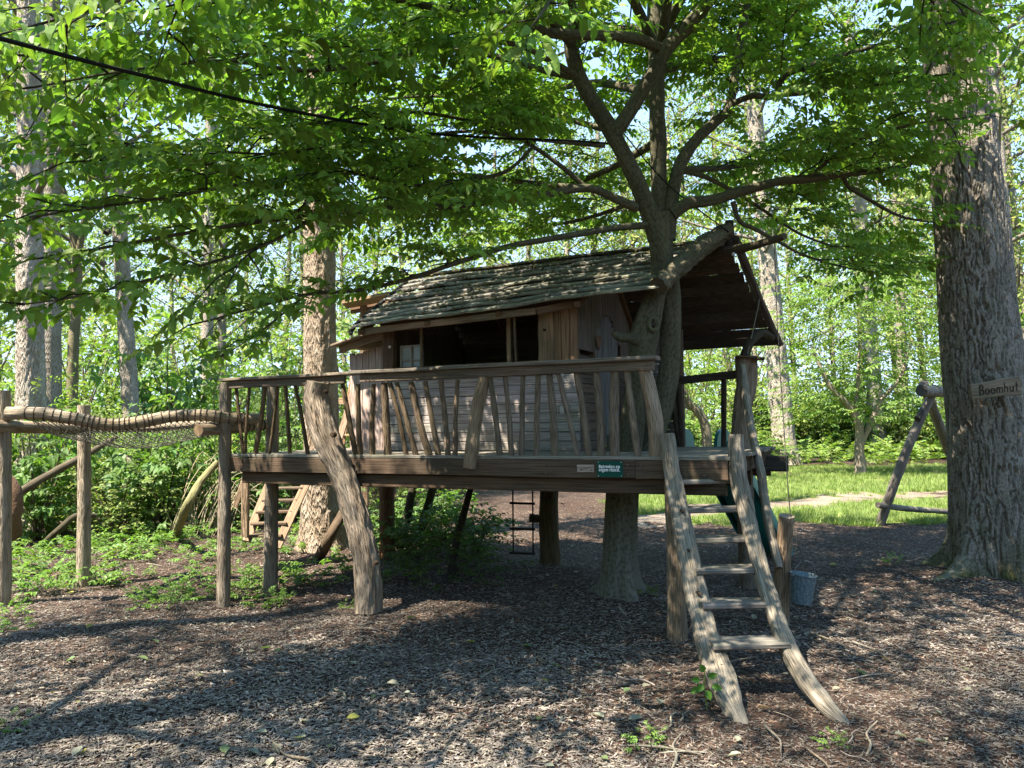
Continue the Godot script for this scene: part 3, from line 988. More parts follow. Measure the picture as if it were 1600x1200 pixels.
	part("fascia", plank_mesh(D(3.46, 2.602, 0.80), D(1.42, 2.664, 0.80), Vector3.UP, 0.066, 0.028, Color(0.30, 0.21, 0.14), {"wave": 0.003, "segs": 4}), t)
	part("fascia", plank_mesh(D(1.41, 2.664, 0.805), D(1.10, 2.72, 0.93), Vector3.UP, 0.07, 0.028, Color(0.22, 0.15, 0.10), {}), t)
	part("gutter_strip", log_mesh([roof_front(3.47, -0.06) + Vector3(0, -0.02, 0), roof_front(3.48, 0.02) + Vector3(0, 0.03, 0), roof_front(3.48, 0.5) + Vector3(0, 0.035, 0), roof_front(3.47, 1.02) + Vector3(0, 0.035, 0)], [0.022, 0.022, 0.022, 0.022], {"sides": 8, "col": Color(0.03, 0.03, 0.03), "amp": 0.05}), t)
	part("ridge_board", plank_mesh(roof_front(3.46, 1.0) + Vector3(0, 0.035, 0), roof_front(-0.1, 1.0) + Vector3(0, 0.035, 0), Vector3(0, 0, 1), 0.11, 0.025, Color(0.13, 0.125, 0.09), {"wave": 0.008, "segs": 10}, "roof_wood"), t)
	# gable logs
	var g0 := on_v(1029, 447, 0.72)
	var g1 := on_v(1062, 415, 1.05)
	var g2 := on_v(1098, 385, 1.42)
	var g3 := on_v(1136, 361, 1.82)
	var bl := part("gable_log", log_mesh([g0, g1, g2, g3], [0.078, 0.086, 0.086, 0.08], {"sides": 26, "amp": 0.26, "freq": 9.0, "col": Color(0.10, 0.09, 0.055), "col2": Color(0.17, 0.15, 0.105), "cap_col": Color(0.10, 0.08, 0.05), "step": 0.022}, "rough_bark"), t)
	tag(bl, "thick rough log along the front gable edge")
	part("gable_log", log_mesh([on_v(1149, 372, 1.85), on_v(1165, 415, 2.15), on_v(1187, 470, 2.55), on_v(1218, 537, 2.98)], [0.05, 0.062, 0.06, 0.055], {"sides": 12, "amp": 0.14, "flat": 0.6, "col": Color(0.12, 0.10, 0.08), "col2": Color(0.2, 0.17, 0.14), "step": 0.06, "seed": 3.0}, "log"), t)
	part("ridge_stub", log_mesh([on_v(1139, 395, 1.84), on_v(1140, 345, 1.84)], [0.05, 0.04], {"sides": 10, "amp": 0.2, "col": Color(0.055, 0.05, 0.04), "step": 0.04}, "rough_bark"), t)
	part("hoist_pole", log_mesh([on_v(1122, 392, 1.86), on_v(1165, 387, 1.7), on_v(1226, 369, 1.45)], [0.045, 0.04, 0.032], {"sides": 12, "amp": 0.15, "col": Color(0.12, 0.095, 0.065), "step": 0.05}, "rough_bark"), t)
	var ball := on_v(1146, 397, 1.74)
	part("pulley_ball", log_mesh([ball - Vector3(0.018, 0, 0), ball - Vector3(0.013, 0, 0), ball, ball + Vector3(0.013, 0, 0), ball + Vector3(0.018, 0, 0)], [0.002, 0.013, 0.018, 0.013, 0.002], {"sides": 12, "amp": 0.0, "step": 0.01, "col": Color(0.62, 0.64, 0.66)}, "plain"), t)
	part("tie_rope", log_mesh([on_v(1187, 466, 2.3), on_v(1178, 510, 2.15), on_v(1168, 553, 2.0)], [0.006, 0.006, 0.006], {"sides": 6, "amp": 0.0, "col": Color(0.33, 0.29, 0.22)}, "rope"), t)
	# annex on the left
	var an := part("annex", plank_mesh(D(3.94, 1.352, 1.32), D(3.94, 2.44, 1.32), Vector3.RIGHT, 0.05, 0.05, Color(0.3, 0.2, 0.14), {}), t)
	tag(an, "pinkish plank lean-to at the left end of the hut")
	for k in 8:
		var s := 3.29 + k * 0.089
		var pale := vary(Color(0.50, 0.395, 0.35), 0.09)
		var top := 2.56 - 0.21 * (s - 3.24)
		if k < 2:
			part("plank", plank_mesh(D(s, 1.352, 1.30), D(s, 1.92, 1.30), Vector3.RIGHT, 0.087, 0.02, pale, {}), an)
			part("plank", plank_mesh(D(s, 2.27, 1.30), D(s, top, 1.30), Vector3.RIGHT, 0.087, 0.02, pale, {}), an)
		else:
			part("plank", plank_mesh(D(s, 1.352, 1.30), D(s, top, 1.30), Vector3.RIGHT, 0.087, 0.02, pale, {}), an)
	for k in 12:
		var v := 1.36 + k * 0.089
		part("plank", plank_mesh(D(3.97, 1.352, v), D(3.97, 2.40, v), Vector3(0, 0, 1), 0.087, 0.02, vary(Color(0.5, 0.36, 0.30), 0.1), {}), an)
	var aw := part("annex_window", plank_mesh(D(3.435, 1.92, 1.29), D(3.435, 2.27, 1.29), Vector3.RIGHT, 0.02, 0.03, Color(0.10, 0.06, 0.04), {}), t)
	for h in [1.925, 2.09, 2.265]:
		part("glazing_bar", plank_mesh(D(3.44, h, 1.292), D(3.25, h, 1.292), Vector3.UP, 0.02, 0.028, Color(0.10, 0.06, 0.04), {}), aw)
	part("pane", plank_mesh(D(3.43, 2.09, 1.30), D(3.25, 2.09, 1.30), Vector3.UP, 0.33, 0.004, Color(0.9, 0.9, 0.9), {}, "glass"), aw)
	var ar := part("annex_roof", plank_mesh(D(3.22, 2.62, 1.10), D(3.96, 2.465, 1.12), Vector3.UP, 0.075, 0.03, Color(0.30, 0.18, 0.10), {"wave": 0.006, "segs": 4}), t)
	for k in 9:
		var v := 1.10 + 0.145 * k
		part("roof_board", plank_mesh(D(3.2, 2.685, v), D(4.02, 2.515, v), Vector3(0, 0, 1), 0.14, 0.022, vary(Color(0.32, 0.25, 0.19), 0.12), {}), ar)

# ---------------------------------------------------------------- the tree that grows through the deck
const BROWSE := [[-400, 560], [0, 545], [120, 530], [200, 520], [330, 565], [400, 580], [450, 500], [520, 480], [600, 440], [660, 415], [760, 400], [880, 378], [960, 360], [1000, 330], [1080, 325], [1150, 335], [1230, 400], [1300, 480], [1420, 460], [1480, 430], [1560, 400], [2000, 420]]

func browse_line(p: Vector3) -> bool:      # cattle-high: nothing of the crown hangs below this shallow bowl round the hut
	var d := cam_basis.inverse() * (p - cam_at)
	var z := -d.z
	if z < 1.7:
		return p.y > 2.6
	var px := 800.0 + d.x / z * F
	var py := 600.0 - d.y / z * F
	for i in BROWSE.size() - 1:
		if px <= BROWSE[i + 1][0]:
			var f: float = (px - BROWSE[i][0]) / (BROWSE[i + 1][0] - BROWSE[i][0])
			return py < lerpf(BROWSE[i][1], BROWSE[i + 1][1], f)
	return py < 420.0

func leafy(pts: PackedVector3Array, rads: PackedFloat32Array, start: float, gap: float, lmin: float, lmax: float, tw: MB, xf: Array, cols: Array, dens := 1.0) -> void:
	var total := 0.0
	for i in pts.size() - 1:
		total += pts[i].distance_to(pts[i + 1])
	var walked := 0.0
	var next := total * start
	var side := 1.0
	for i in pts.size() - 1:
		var seg := pts[i].distance_to(pts[i + 1])
		while next <= walked + seg + 0.0001:
			var p := pts[i].lerp(pts[i + 1], clampf((next - walked) / maxf(seg, 0.001), 0.0, 1.0))
			var T := (pts[i + 1] - pts[i]).normalized()
			var f := next / total
			var hor := T.cross(Vector3.UP)
			if hor.length() < 0.3:
				var a := rng.randf() * TAU
				hor = Vector3(cos(a), 0, sin(a))
			hor = hor.normalized() * side
			var dir := (hor * rng.randf_range(0.6, 1.0) + T * rng.randf_range(0.2, 0.8) + Vector3.UP * rng.randf_range(-0.22, 0.38)).normalized()
			var L := rng.randf_range(lmin, lmax) * (1.15 - 0.5 * f)
			branchlet(p, dir, L, tw, xf, cols, dens)
			side = -side
			next += gap * 0.72 * rng.randf_range(0.6, 1.4)
		walked += seg
	branchlet(pts[pts.size() - 1], (pts[pts.size() - 1] - pts[pts.size() - 2]).normalized(), lmin, tw, xf, cols, dens)

func branchlet(p: Vector3, dir: Vector3, L: float, tw: MB, xf: Array, cols: Array, dens: float) -> void:
	var m := p + dir * L * 0.5 + Vector3(0, 0.03 * L, 0)
	var e := p + dir * L + Vector3(0, -0.14 * L, 0)
	if not browse_line(e) or not browse_line(m):
		e = p + dir * L + Vector3(0, 0.22 * L, 0)
		m = p + dir * L * 0.5 + Vector3(0, 0.14 * L, 0)
	sweep(tw, [p, m, e], [0.007, 0.005, 0.002], {"sides": 4, "step": 0.3, "amp": 0.0, "col": Color(0.05, 0.042, 0.03), "cap": false})
	if L > 0.5 and dens >= 1.0:
		for k in 2:
			var f := rng.randf_range(0.25, 0.7)
			branchlet(p.lerp(m, f * 2.0) if f < 0.5 else m.lerp(e, f * 2.0 - 1.0), (dir.rotated(Vector3.UP, rng.randf_range(0.5, 1.0) * (1.0 if k == 0 else -1.0)) + Vector3(0, rng.randf_range(-0.25, 0.3), 0)).normalized(), L * 0.55, tw, xf, cols, 0.99)
	var n := int(L / 0.12 * dens)
	for k in n:
		var f := (k + rng.randf()) / n
		var q := p.lerp(m, f * 2.0) if f < 0.5 else m.lerp(e, f * 2.0 - 1.0)
		var a := rng.randf_range(0.5, 1.1) * (1.0 if k % 2 == 0 else -1.0)
		var d2 := dir.rotated(Vector3.UP, a) + Vector3(0, rng.randf_range(-0.3, 0.15), 0)
		var sc := rng.randf_range(0.55, 1.2)
		var tip := q + d2.normalized() * 0.34 * sc - Vector3(0, 0.05, 0)
		if not browse_line(tip):
			continue
		xf.append(spray_at(q, d2, 0.3, sc))
		cols.append(vary(Color(0.21, 0.335, 0.066), 0.28))
	if browse_line(e):
		xf.append(spray_at(e - dir * 0.1, dir, 0.3, 0.95))
		cols.append(vary(Color(0.21, 0.335, 0.066), 0.28))

func add_limb(t: Node3D, called: String, qs: Array, rr: Array, sides: int, st: float) -> Array:
	var pts := []
	for q in qs:
		pts.append(at(q[0], q[1], q[2]) - t.position)
	part(called, log_mesh(pts, rr, {"sides": sides, "amp": 0.10, "freq": 2.6, "step": st, "col": Color(0.085, 0.078, 0.048), "col2": Color(0.128, 0.118, 0.076), "seed": float(qs[0][0]) * 0.37}, "smooth_bark"), t)
	return pts

func build_main_tree() -> void:
	var base := at(965, 938, 6.94)
	var t := thing("beech_tree", "broad dark limbed tree growing up through the deck and roof edge", "tree", Vector3(base.x, 0, base.z))
	var o := t.position
	var rel := func(q: Array) -> Vector3:
		return at(q[0], q[1], q[2]) - o
	var B1 := Color(0.085, 0.078, 0.048)
	var B2 := Color(0.128, 0.118, 0.076)
	# lower trunk with buttress roots
	var mb := MB.new()
	var rows := []
	var uvs := []
	var cols := []
	var sides := 48
	for i in 42:
		var f := float(i) / 41.0
		var h := -0.12 + f * 1.62
		var c := Vector3(0.0, h, 0.0).lerp(Vector3(0.09, h, -0.05), clampf(h / 1.3, 0, 1))
		var row := PackedVector3Array()
		var tu := PackedVector2Array()
		var tc := PackedColorArray()
		for j in sides + 1:
			var a := TAU * (j % sides) / sides
			var flare := exp(-maxf(h, 0.0) / 0.14)
			var root := pow(maxf(0.0, cos(2.5 * a + 0.6 + 0.5 * sin(a))), 2.0)
			var r := 0.148 + flare * (0.06 + 0.30 * root) + 0.012 * sin(a * 5.0 + h) + 0.008 * nz.get_noise_3d(cos(a) * 2.0, sin(a) * 2.0, h * 4.0)
			row.append(c + Vector3(cos(a) * r, 0, -sin(a) * r))
			tu.append(Vector2(a * 0.16, h))
			tc.append(Color(0.14, 0.14, 0.10).lerp(Color(0.20, 0.19, 0.16), clampf(0.5 + nz.get_noise_3d(cos(a) * 1.5, sin(a) * 1.5, h), 0, 1)))
		rows.append(row)
		uvs.append(tu)
		cols.append(tc)
	mb.grid(rows, uvs, cols, true)
	part("trunk", mb.mesh(M["smooth_bark"]), t)
	# twin stems on the deck, joining at the roof
	add_limb(t, "stem", [[980, 760, 6.95], [984, 700, 6.93], [990, 640, 6.92], [1000, 580, 6.90], [1006, 530, 6.90], [1016, 490, 6.92], [1026, 452, 6.95], [1034, 418, 7.0]], [0.135, 0.11, 0.105, 0.108, 0.125, 0.11, 0.09, 0.09], 24, 0.04)
	add_limb(t, "stem", [[1000, 740, 7.05], [1018, 690, 7.08], [1036, 630, 7.10], [1046, 570, 7.10], [1048, 510, 7.08], [1046, 450, 7.05], [1040, 410, 7.02]], [0.12, 0.105, 0.098, 0.1, 0.098, 0.092, 0.10], 22, 0.04)
	add_limb(t, "branch_stub", [[1006, 536, 6.88], [996, 532, 6.84], [984, 528, 6.80], [966, 526, 6.75], [958, 520, 6.73]], [0.11, 0.07, 0.045, 0.038, 0.022], 14, 0.03)
	var kn := MB.new()
	var kc: Vector3 = rel.call([1021, 506, 6.775])
	var ring := []
	var ax: Vector3 = cam_basis.x
	for i in 13:
		var a := TAU * i / 12.0
		ring.append(kc + ax * cos(a) * 0.036 + Vector3.UP * sin(a) * 0.056)
	sweep(kn, ring, [0.02, 0.02, 0.02, 0.02, 0.02, 0.02, 0.02, 0.02, 0.02, 0.02, 0.02, 0.02, 0.02], {"sides": 8, "step": 0.02, "amp": 0.2, "col": B2, "cap": false})
	part("knot_ring", kn.mesh(M["smooth_bark"]), t)
	part("knot", log_mesh([kc - Vector3(0, 0, 0.05), kc + Vector3(0.004, 0, 0.008)], [0.034, 0.026], {"sides": 12, "col": Color(0.05, 0.04, 0.03), "step": 0.03}, "smooth_bark"), t)
	add_limb(t, "stem", [[1036, 430, 7.0], [1034, 395, 7.02], [1031, 360, 7.04], [1029, 335, 7.05]], [0.095, 0.10, 0.107, 0.112], 24, 0.04)
	var limbs := []   # [points, radii, leafy start, gap, min, max]
	var L := func(qs: Array, rr: Array, start: float, gap: float, lo: float, hi: float) -> void:
		var pts: Array = add_limb(t, "limb", qs, rr, 16 if rr[0] > 0.05 else 9, 0.08)
		limbs.append([pts, rr, start, gap, lo, hi])
	# big fork to the left
	L.call([[1029, 372, 7.03], [1012, 325, 7.0], [985, 262, 6.95], [955, 205, 6.9], [930, 165, 6.85], [906, 122, 6.8], [893, 70, 6.75], [905, 25, 6.7], [945, -25, 6.6]], [0.10, 0.082, 0.074, 0.076, 0.066, 0.068, 0.065, 0.06, 0.05], 0.55, 0.3, 0.5, 1.0)
	L.call([[957, 212, 6.9], [990, 165, 6.85], [1022, 110, 6.8], [1045, 72, 6.75], [1080, 35, 6.7], [1120, -15, 6.6], [1180, -110, 6.4]], [0.075, 0.066, 0.063, 0.063, 0.06, 0.055, 0.045], 0.45, 0.3, 0.5, 1.0)
	# centre and right stems
	L.call([[1034, 380, 7.1], [1030, 300, 7.15], [1028, 220, 7.2], [1025, 110, 7.25], [1023, 0, 7.3], [1026, -140, 7.4], [1035, -330, 7.6], [1030, -520, 7.7]], [0.085, 0.077, 0.076, 0.075, 0.07, 0.07, 0.05, 0.03], 0.4, 0.22, 0.6, 1.2)
	L.call([[1044, 375, 7.06], [1050, 310, 7.1], [1062, 260, 7.15], [1085, 222, 7.2], [1118, 190, 7.25], [1140, 165, 7.3], [1150, 100, 7.35], [1165, 20, 7.4], [1190, -90, 7.5]], [0.07, 0.062, 0.06, 0.055, 0.05, 0.045, 0.04, 0.035, 0.025], 0.4, 0.25, 0.5, 1.0)
	# right low branch and its kids
	L.call([[1050, 335, 7.05], [1075, 318, 7.05], [1115, 312, 7.1], [1165, 297, 7.15], [1225, 282, 7.2], [1262, 280, 7.25], [1330, 270, 7.35], [1405, 262, 7.5], [1470, 230, 7.6]], [0.065, 0.055, 0.05, 0.045, 0.04, 0.04, 0.034, 0.026, 0.014], 0.42, 0.28, 0.35, 0.8)
	L.call([[1318, 273, 7.33], [1324, 290, 7.4], [1355, 310, 7.6], [1400, 335, 7.8], [1440, 345, 8.0], [1500, 350, 8.2]], [0.024, 0.022, 0.02, 0.016, 0.012, 0.007], 0.3, 0.25, 0.3, 0.6)
	L.call([[1145, 315, 7.1], [1155, 345, 7.15], [1180, 358, 7.2], [1220, 380, 7.4], [1260, 400, 7.6], [1330, 420, 8.0], [1400, 430, 8.4]], [0.025, 0.022, 0.02, 0.016, 0.012, 0.009, 0.006], 0.4, 0.22, 0.35, 0.7)
	L.call([[1138, 165, 7.3], [1175, 150, 7.2], [1212, 150, 7.1], [1226, 118, 7.05], [1300, 92, 6.9], [1400, 62, 6.7], [1500, 30, 6.4]], [0.03, 0.028, 0.03, 0.028, 0.024, 0.016, 0.01], 0.15, 0.25, 0.5, 1.0)
	L.call([[1212, 150, 7.1], [1290, 142, 7.0], [1400, 128, 6.7], [1470, 117, 6.5], [1510, 112, 6.4]], [0.02, 0.018, 0.014, 0.008, 0.004], 0.1, 0.22, 0.4, 0.9)
	L.call([[1262, 279, 7.25], [1330, 225, 7.0], [1400, 200, 6.8], [1450, 190, 6.7], [1500, 185, 6.6]], [0.02, 0.017, 0.014, 0.01, 0.006], 0.15, 0.25, 0.4, 0.9)
	# left branches
	L.call([[995, 325, 6.98], [960, 310, 6.9], [920, 294, 6.8], [860, 302, 6.6], [780, 314, 6.3], [700, 322, 6.0], [600, 325, 5.6], [500, 335, 5.2], [380, 350, 4.8], [230, 375, 4.5], [90, 400, 4.3]], [0.045, 0.04, 0.036, 0.032, 0.028, 0.024, 0.02, 0.017, 0.014, 0.01, 0.006], 0.25, 0.2, 0.3, 0.75)
	L.call([[915, 293, 6.8], [880, 262, 6.75], [835, 230, 6.7], [790, 205, 6.6], [740, 190, 6.4], [640, 175, 6.0], [520, 190, 5.4], [400, 200, 4.9]], [0.024, 0.022, 0.02, 0.018, 0.015, 0.012, 0.009, 0.006], 0.15, 0.22, 0.4, 0.9)
	L.call([[832, 230, 6.7], [790, 268, 6.5], [720, 282, 6.2], [640, 290, 5.9], [540, 270, 5.4], [400, 285, 4.9], [250, 310, 4.5], [110, 330, 4.2], [-30, 350, 4.1]], [0.016, 0.015, 0.014, 0.013, 0.012, 0.011, 0.009, 0.007, 0.005], 0.15, 0.2, 0.35, 0.8)
	L.call([[1010, 352, 6.98], [960, 356, 6.85], [880, 370, 6.6], [800, 384, 6.35], [730, 405, 6.15], [650, 432, 5.95], [570, 452, 5.7], [480, 460, 5.4], [400, 480, 5.1], [330, 500, 4.9]], [0.035, 0.03, 0.027, 0.024, 0.021, 0.018, 0.015, 0.012, 0.009, 0.006], 0.42, 0.2, 0.3, 0.65)
	L.call([[945, 228, 6.9], [880, 222, 6.8], [820, 216, 6.6], [740, 205, 6.3], [640, 215, 5.9], [540, 225, 5.5], [420, 240, 5.0], [300, 235, 4.6], [160, 250, 4.3]], [0.02, 0.018, 0.016, 0.014, 0.012, 0.010, 0.008, 0.007, 0.005], 0.15, 0.2, 0.4, 0.85)
	L.call([[1035, 80, 6.8], [1000, 62, 6.6], [950, 56, 6.4], [855, 50, 6.2], [790, 22, 6.0], [700, 15, 5.7], [600, -4, 5.3], [460, -20, 4.8], [300, 10, 4.3], [150, 40, 4.0]], [0.05, 0.046, 0.044, 0.042, 0.036, 0.03, 0.024, 0.018, 0.012, 0.007], 0.3, 0.22, 0.4, 0.9)
	L.call([[906, 122, 6.8], [850, 90, 6.5], [800, 68, 6.2], [700, 65, 5.7], [600, 95, 5.2], [480, 110, 4.8], [350, 95, 4.4], [200, 110, 4.0], [60, 135, 3.8]], [0.03, 0.026, 0.022, 0.018, 0.015, 0.012, 0.010, 0.007, 0.005], 0.25, 0.2, 0.4, 0.85)
	L.call([[500, 335, 5.2], [420, 380, 4.9], [330, 410, 4.7], [220, 440, 4.5], [110, 465, 4.4], [0, 480, 4.3]], [0.012, 0.011, 0.009, 0.008, 0.006, 0.004], 0.05, 0.2, 0.3, 0.6)
	L.call([[480, 460, 5.4], [430, 500, 5.3], [390, 530, 5.25], [350, 555, 5.2]], [0.009, 0.007, 0.005, 0.003], 0.1, 0.2, 0.25, 0.4)
	# deeper branches over the left of the deck
	L.call([[906, 122, 6.8], [850, 110, 6.9], [760, 85, 7.0], [650, 75, 7.1], [540, 85, 7.2], [430, 80, 7.2], [330, 100, 7.1]], [0.035, 0.03, 0.026, 0.021, 0.016, 0.011, 0.006], 0.15, 0.22, 0.5, 1.0)
	L.call([[957, 205, 6.95], [900, 190, 7.3], [800, 165, 7.8], [680, 150, 8.2], [560, 160, 8.4], [440, 180, 8.5]], [0.03, 0.027, 0.024, 0.018, 0.012, 0.006], 0.15, 0.22, 0.5, 1.0)
	L.call([[1028, 0, 7.3], [930, -20, 7.1], [800, -40, 7.0], [650, -30, 6.9], [500, -10, 6.8], [380, 10, 6.7]], [0.045, 0.04, 0.034, 0.026, 0.018, 0.008], 0.2, 0.25, 0.5, 1.0)
	L.call([[920, 294, 6.8], [820, 285, 7.2], [700, 270, 7.5], [500, 258, 7.6], [300, 268, 7.4], [170, 290, 7.2]], [0.026, 0.023, 0.019, 0.014, 0.010, 0.005], 0.3, 0.24, 0.4, 0.9)
	L.call([[430, 80, 7.2], [330, 90, 7.0], [220, 110, 6.8], [120, 130, 6.6]], [0.012, 0.010, 0.008, 0.004], 0.1, 0.26, 0.4, 0.9)
	L.call([[1026, 60, 7.25], [985, 42, 7.9], [925, 60, 8.7], [860, 90, 9.4], [790, 100, 10.0]], [0.03, 0.026, 0.02, 0.013, 0.006], 0.12, 0.2, 0.5, 1.0)
	L.call([[1025, 30, 7.28], [1080, 50, 8.0], [1135, 60, 8.7], [1210, 40, 9.4]], [0.03, 0.025, 0.018, 0.008], 0.12, 0.2, 0.5, 1.0)
	# overhead towards the camera
	L.call([[893, 70, 6.75], [850, 20, 6.0], [780, -60, 5.0], [640, -120, 4.2], [420, -60, 3.6], [250, -20, 3.4], [90, 30, 3.2]], [0.04, 0.036, 0.03, 0.024, 0.018, 0.012, 0.008], 0.3, 0.25, 0.5, 0.9)
	L.call([[905, 40, 6.7], [895, 10, 5.8], [885, -15, 5.0], [865, -5, 4.6], [840, 30, 4.3]], [0.035, 0.03, 0.024, 0.016, 0.008], 0.35, 0.28, 0.3, 0.6)
	L.call([[1120, -15, 6.6], [1220, -60, 6.0], [1340, -70, 5.5], [1420, -40, 5.3], [1490, 0, 5.2]], [0.045, 0.038, 0.03, 0.018, 0.008], 0.25, 0.25, 0.5, 0.9)
	# behind the trunk
	L.call([[1028, 150, 7.25], [930, 130, 8.2], [800, 150, 9.2], [680, 170, 10.2], [560, 190, 11.2]], [0.05, 0.042, 0.032, 0.022, 0.01], 0.15, 0.22, 0.5, 1.0)
	L.call([[1028, 220, 7.2], [960, 260, 8.0], [880, 290, 8.8], [780, 300, 9.8], [660, 320, 10.8]], [0.04, 0.034, 0.026, 0.018, 0.008], 0.15, 0.22, 0.5, 1.0)
	L.call([[1026, 110, 7.25], [1110, 95, 8.2], [1220, 90, 9.2], [1340, 110, 10.2], [1450, 120, 11.2]], [0.05, 0.042, 0.032, 0.022, 0.01], 0.15, 0.22, 0.5, 1.0)
	L.call([[1060, 265, 7.15], [1130, 262, 8.0], [1220, 250, 9.0], [1320, 240, 10.0], [1440, 245, 10.8]], [0.035, 0.03, 0.024, 0.016, 0.008], 0.15, 0.22, 0.5, 1.0)
	L.call([[1060, 265, 7.15], [1110, 280, 7.8], [1180, 320, 8.8], [1260, 370, 9.6], [1360, 400, 10.4], [1430, 415, 10.8]], [0.03, 0.026, 0.02, 0.016, 0.01, 0.006], 0.25, 0.22, 0.4, 0.9)
	L.call([[1030, 300, 7.15], [980, 320, 7.9], [900, 345, 8.8], [800, 360, 9.6], [690, 370, 10.4]], [0.03, 0.026, 0.02, 0.014, 0.006], 0.2, 0.22, 0.4, 0.8)
	# upper crown above the frame: it shades the clearing
	var top: Vector3 = at(1026, 0, 7.3) - o
	for k in 9:
		var a := TAU * k * 0.382
		var h := 6.0 + 4.6 * k / 9.0
		var reach := lerpf(3.8, 2.0, (h - 6.0) / 4.6)
		var p0 := Vector3(top.x, h, top.z)
		var dir := Vector3(cos(a), 0.0, sin(a))
		var pts := [p0, p0 + dir * reach * 0.35 + Vector3(0, 0.25, 0), p0 + dir * reach * 0.7 + Vector3(0, 0.35, 0), p0 + dir * reach + Vector3(0, 0.2, 0)]
		var rr := [0.045, 0.035, 0.022, 0.008]
		part("limb", log_mesh(pts, rr, {"sides": 8, "amp": 0.1, "step": 0.2, "col": B1, "col2": B2, "seed": k * 2.0}, "smooth_bark"), t)
		limbs.append([pts, rr, 0.2, 0.42, 0.5, 1.1])
	for q in [[1.2, 5.9, -2.4], [2.8, 6.1, -2.8], [3.8, 6.4, -4.2], [2.0, 7.2, -4.4], [-1.0, 6.0, -3.2]]:
		var p0 := Vector3(top.x, q[1] - 0.9, top.z)
		var p3 := Vector3(q[0], q[1], q[2]) - o
		var pts := [p0, p0.lerp(p3, 0.35) + Vector3(0, 0.3, 0), p0.lerp(p3, 0.7) + Vector3(0, 0.25, 0), p3]
		part("limb", log_mesh(pts, [0.05, 0.04, 0.026, 0.009], {"sides": 8, "amp": 0.1, "step": 0.2, "col": B1, "col2": B2, "seed": q[0] * 3.0}, "smooth_bark"), t)
		limbs.append([pts, [0.05, 0.04, 0.026, 0.009], 0.3, 0.34, 0.6, 1.2])
	var tw := MB.new()
	var xf := []
	var cl := []
	for l in limbs:
		var sm := smooth_path(l[0], l[1], 0.15)
		var pw := PackedVector3Array()
		for p in sm[0]:
			pw.append(p + o)
		leafy(pw, sm[1], l[2], l[3], l[4], l[5], tw, xf, cl)
	# everything of the crown was laid out in the world's axes
	var tn := part("twigs", tw.mesh(M["smooth_bark"]), t)
	tn.position = -o
	tn.set_meta("kind", "stuff")
	print("main crown sprays ", xf.size())
	var kinds := [[[], []], [[], []], [[], []], [[], []]]
	for i in xf.size():
		var k := rng.randi() % 4
		kinds[k][0].append(xf[i])
		kinds[k][1].append(cl[i])
	for k in 4:
		var c := scatter("leaves" if k == 0 else "leaves_%03d" % k, spray_mesh(100 + k, 9 + k % 3, 0.34, 0.082, 0.049, "leaf", 0.6, 0.35), kinds[k][0], kinds[k][1], t)
		c.position = -o

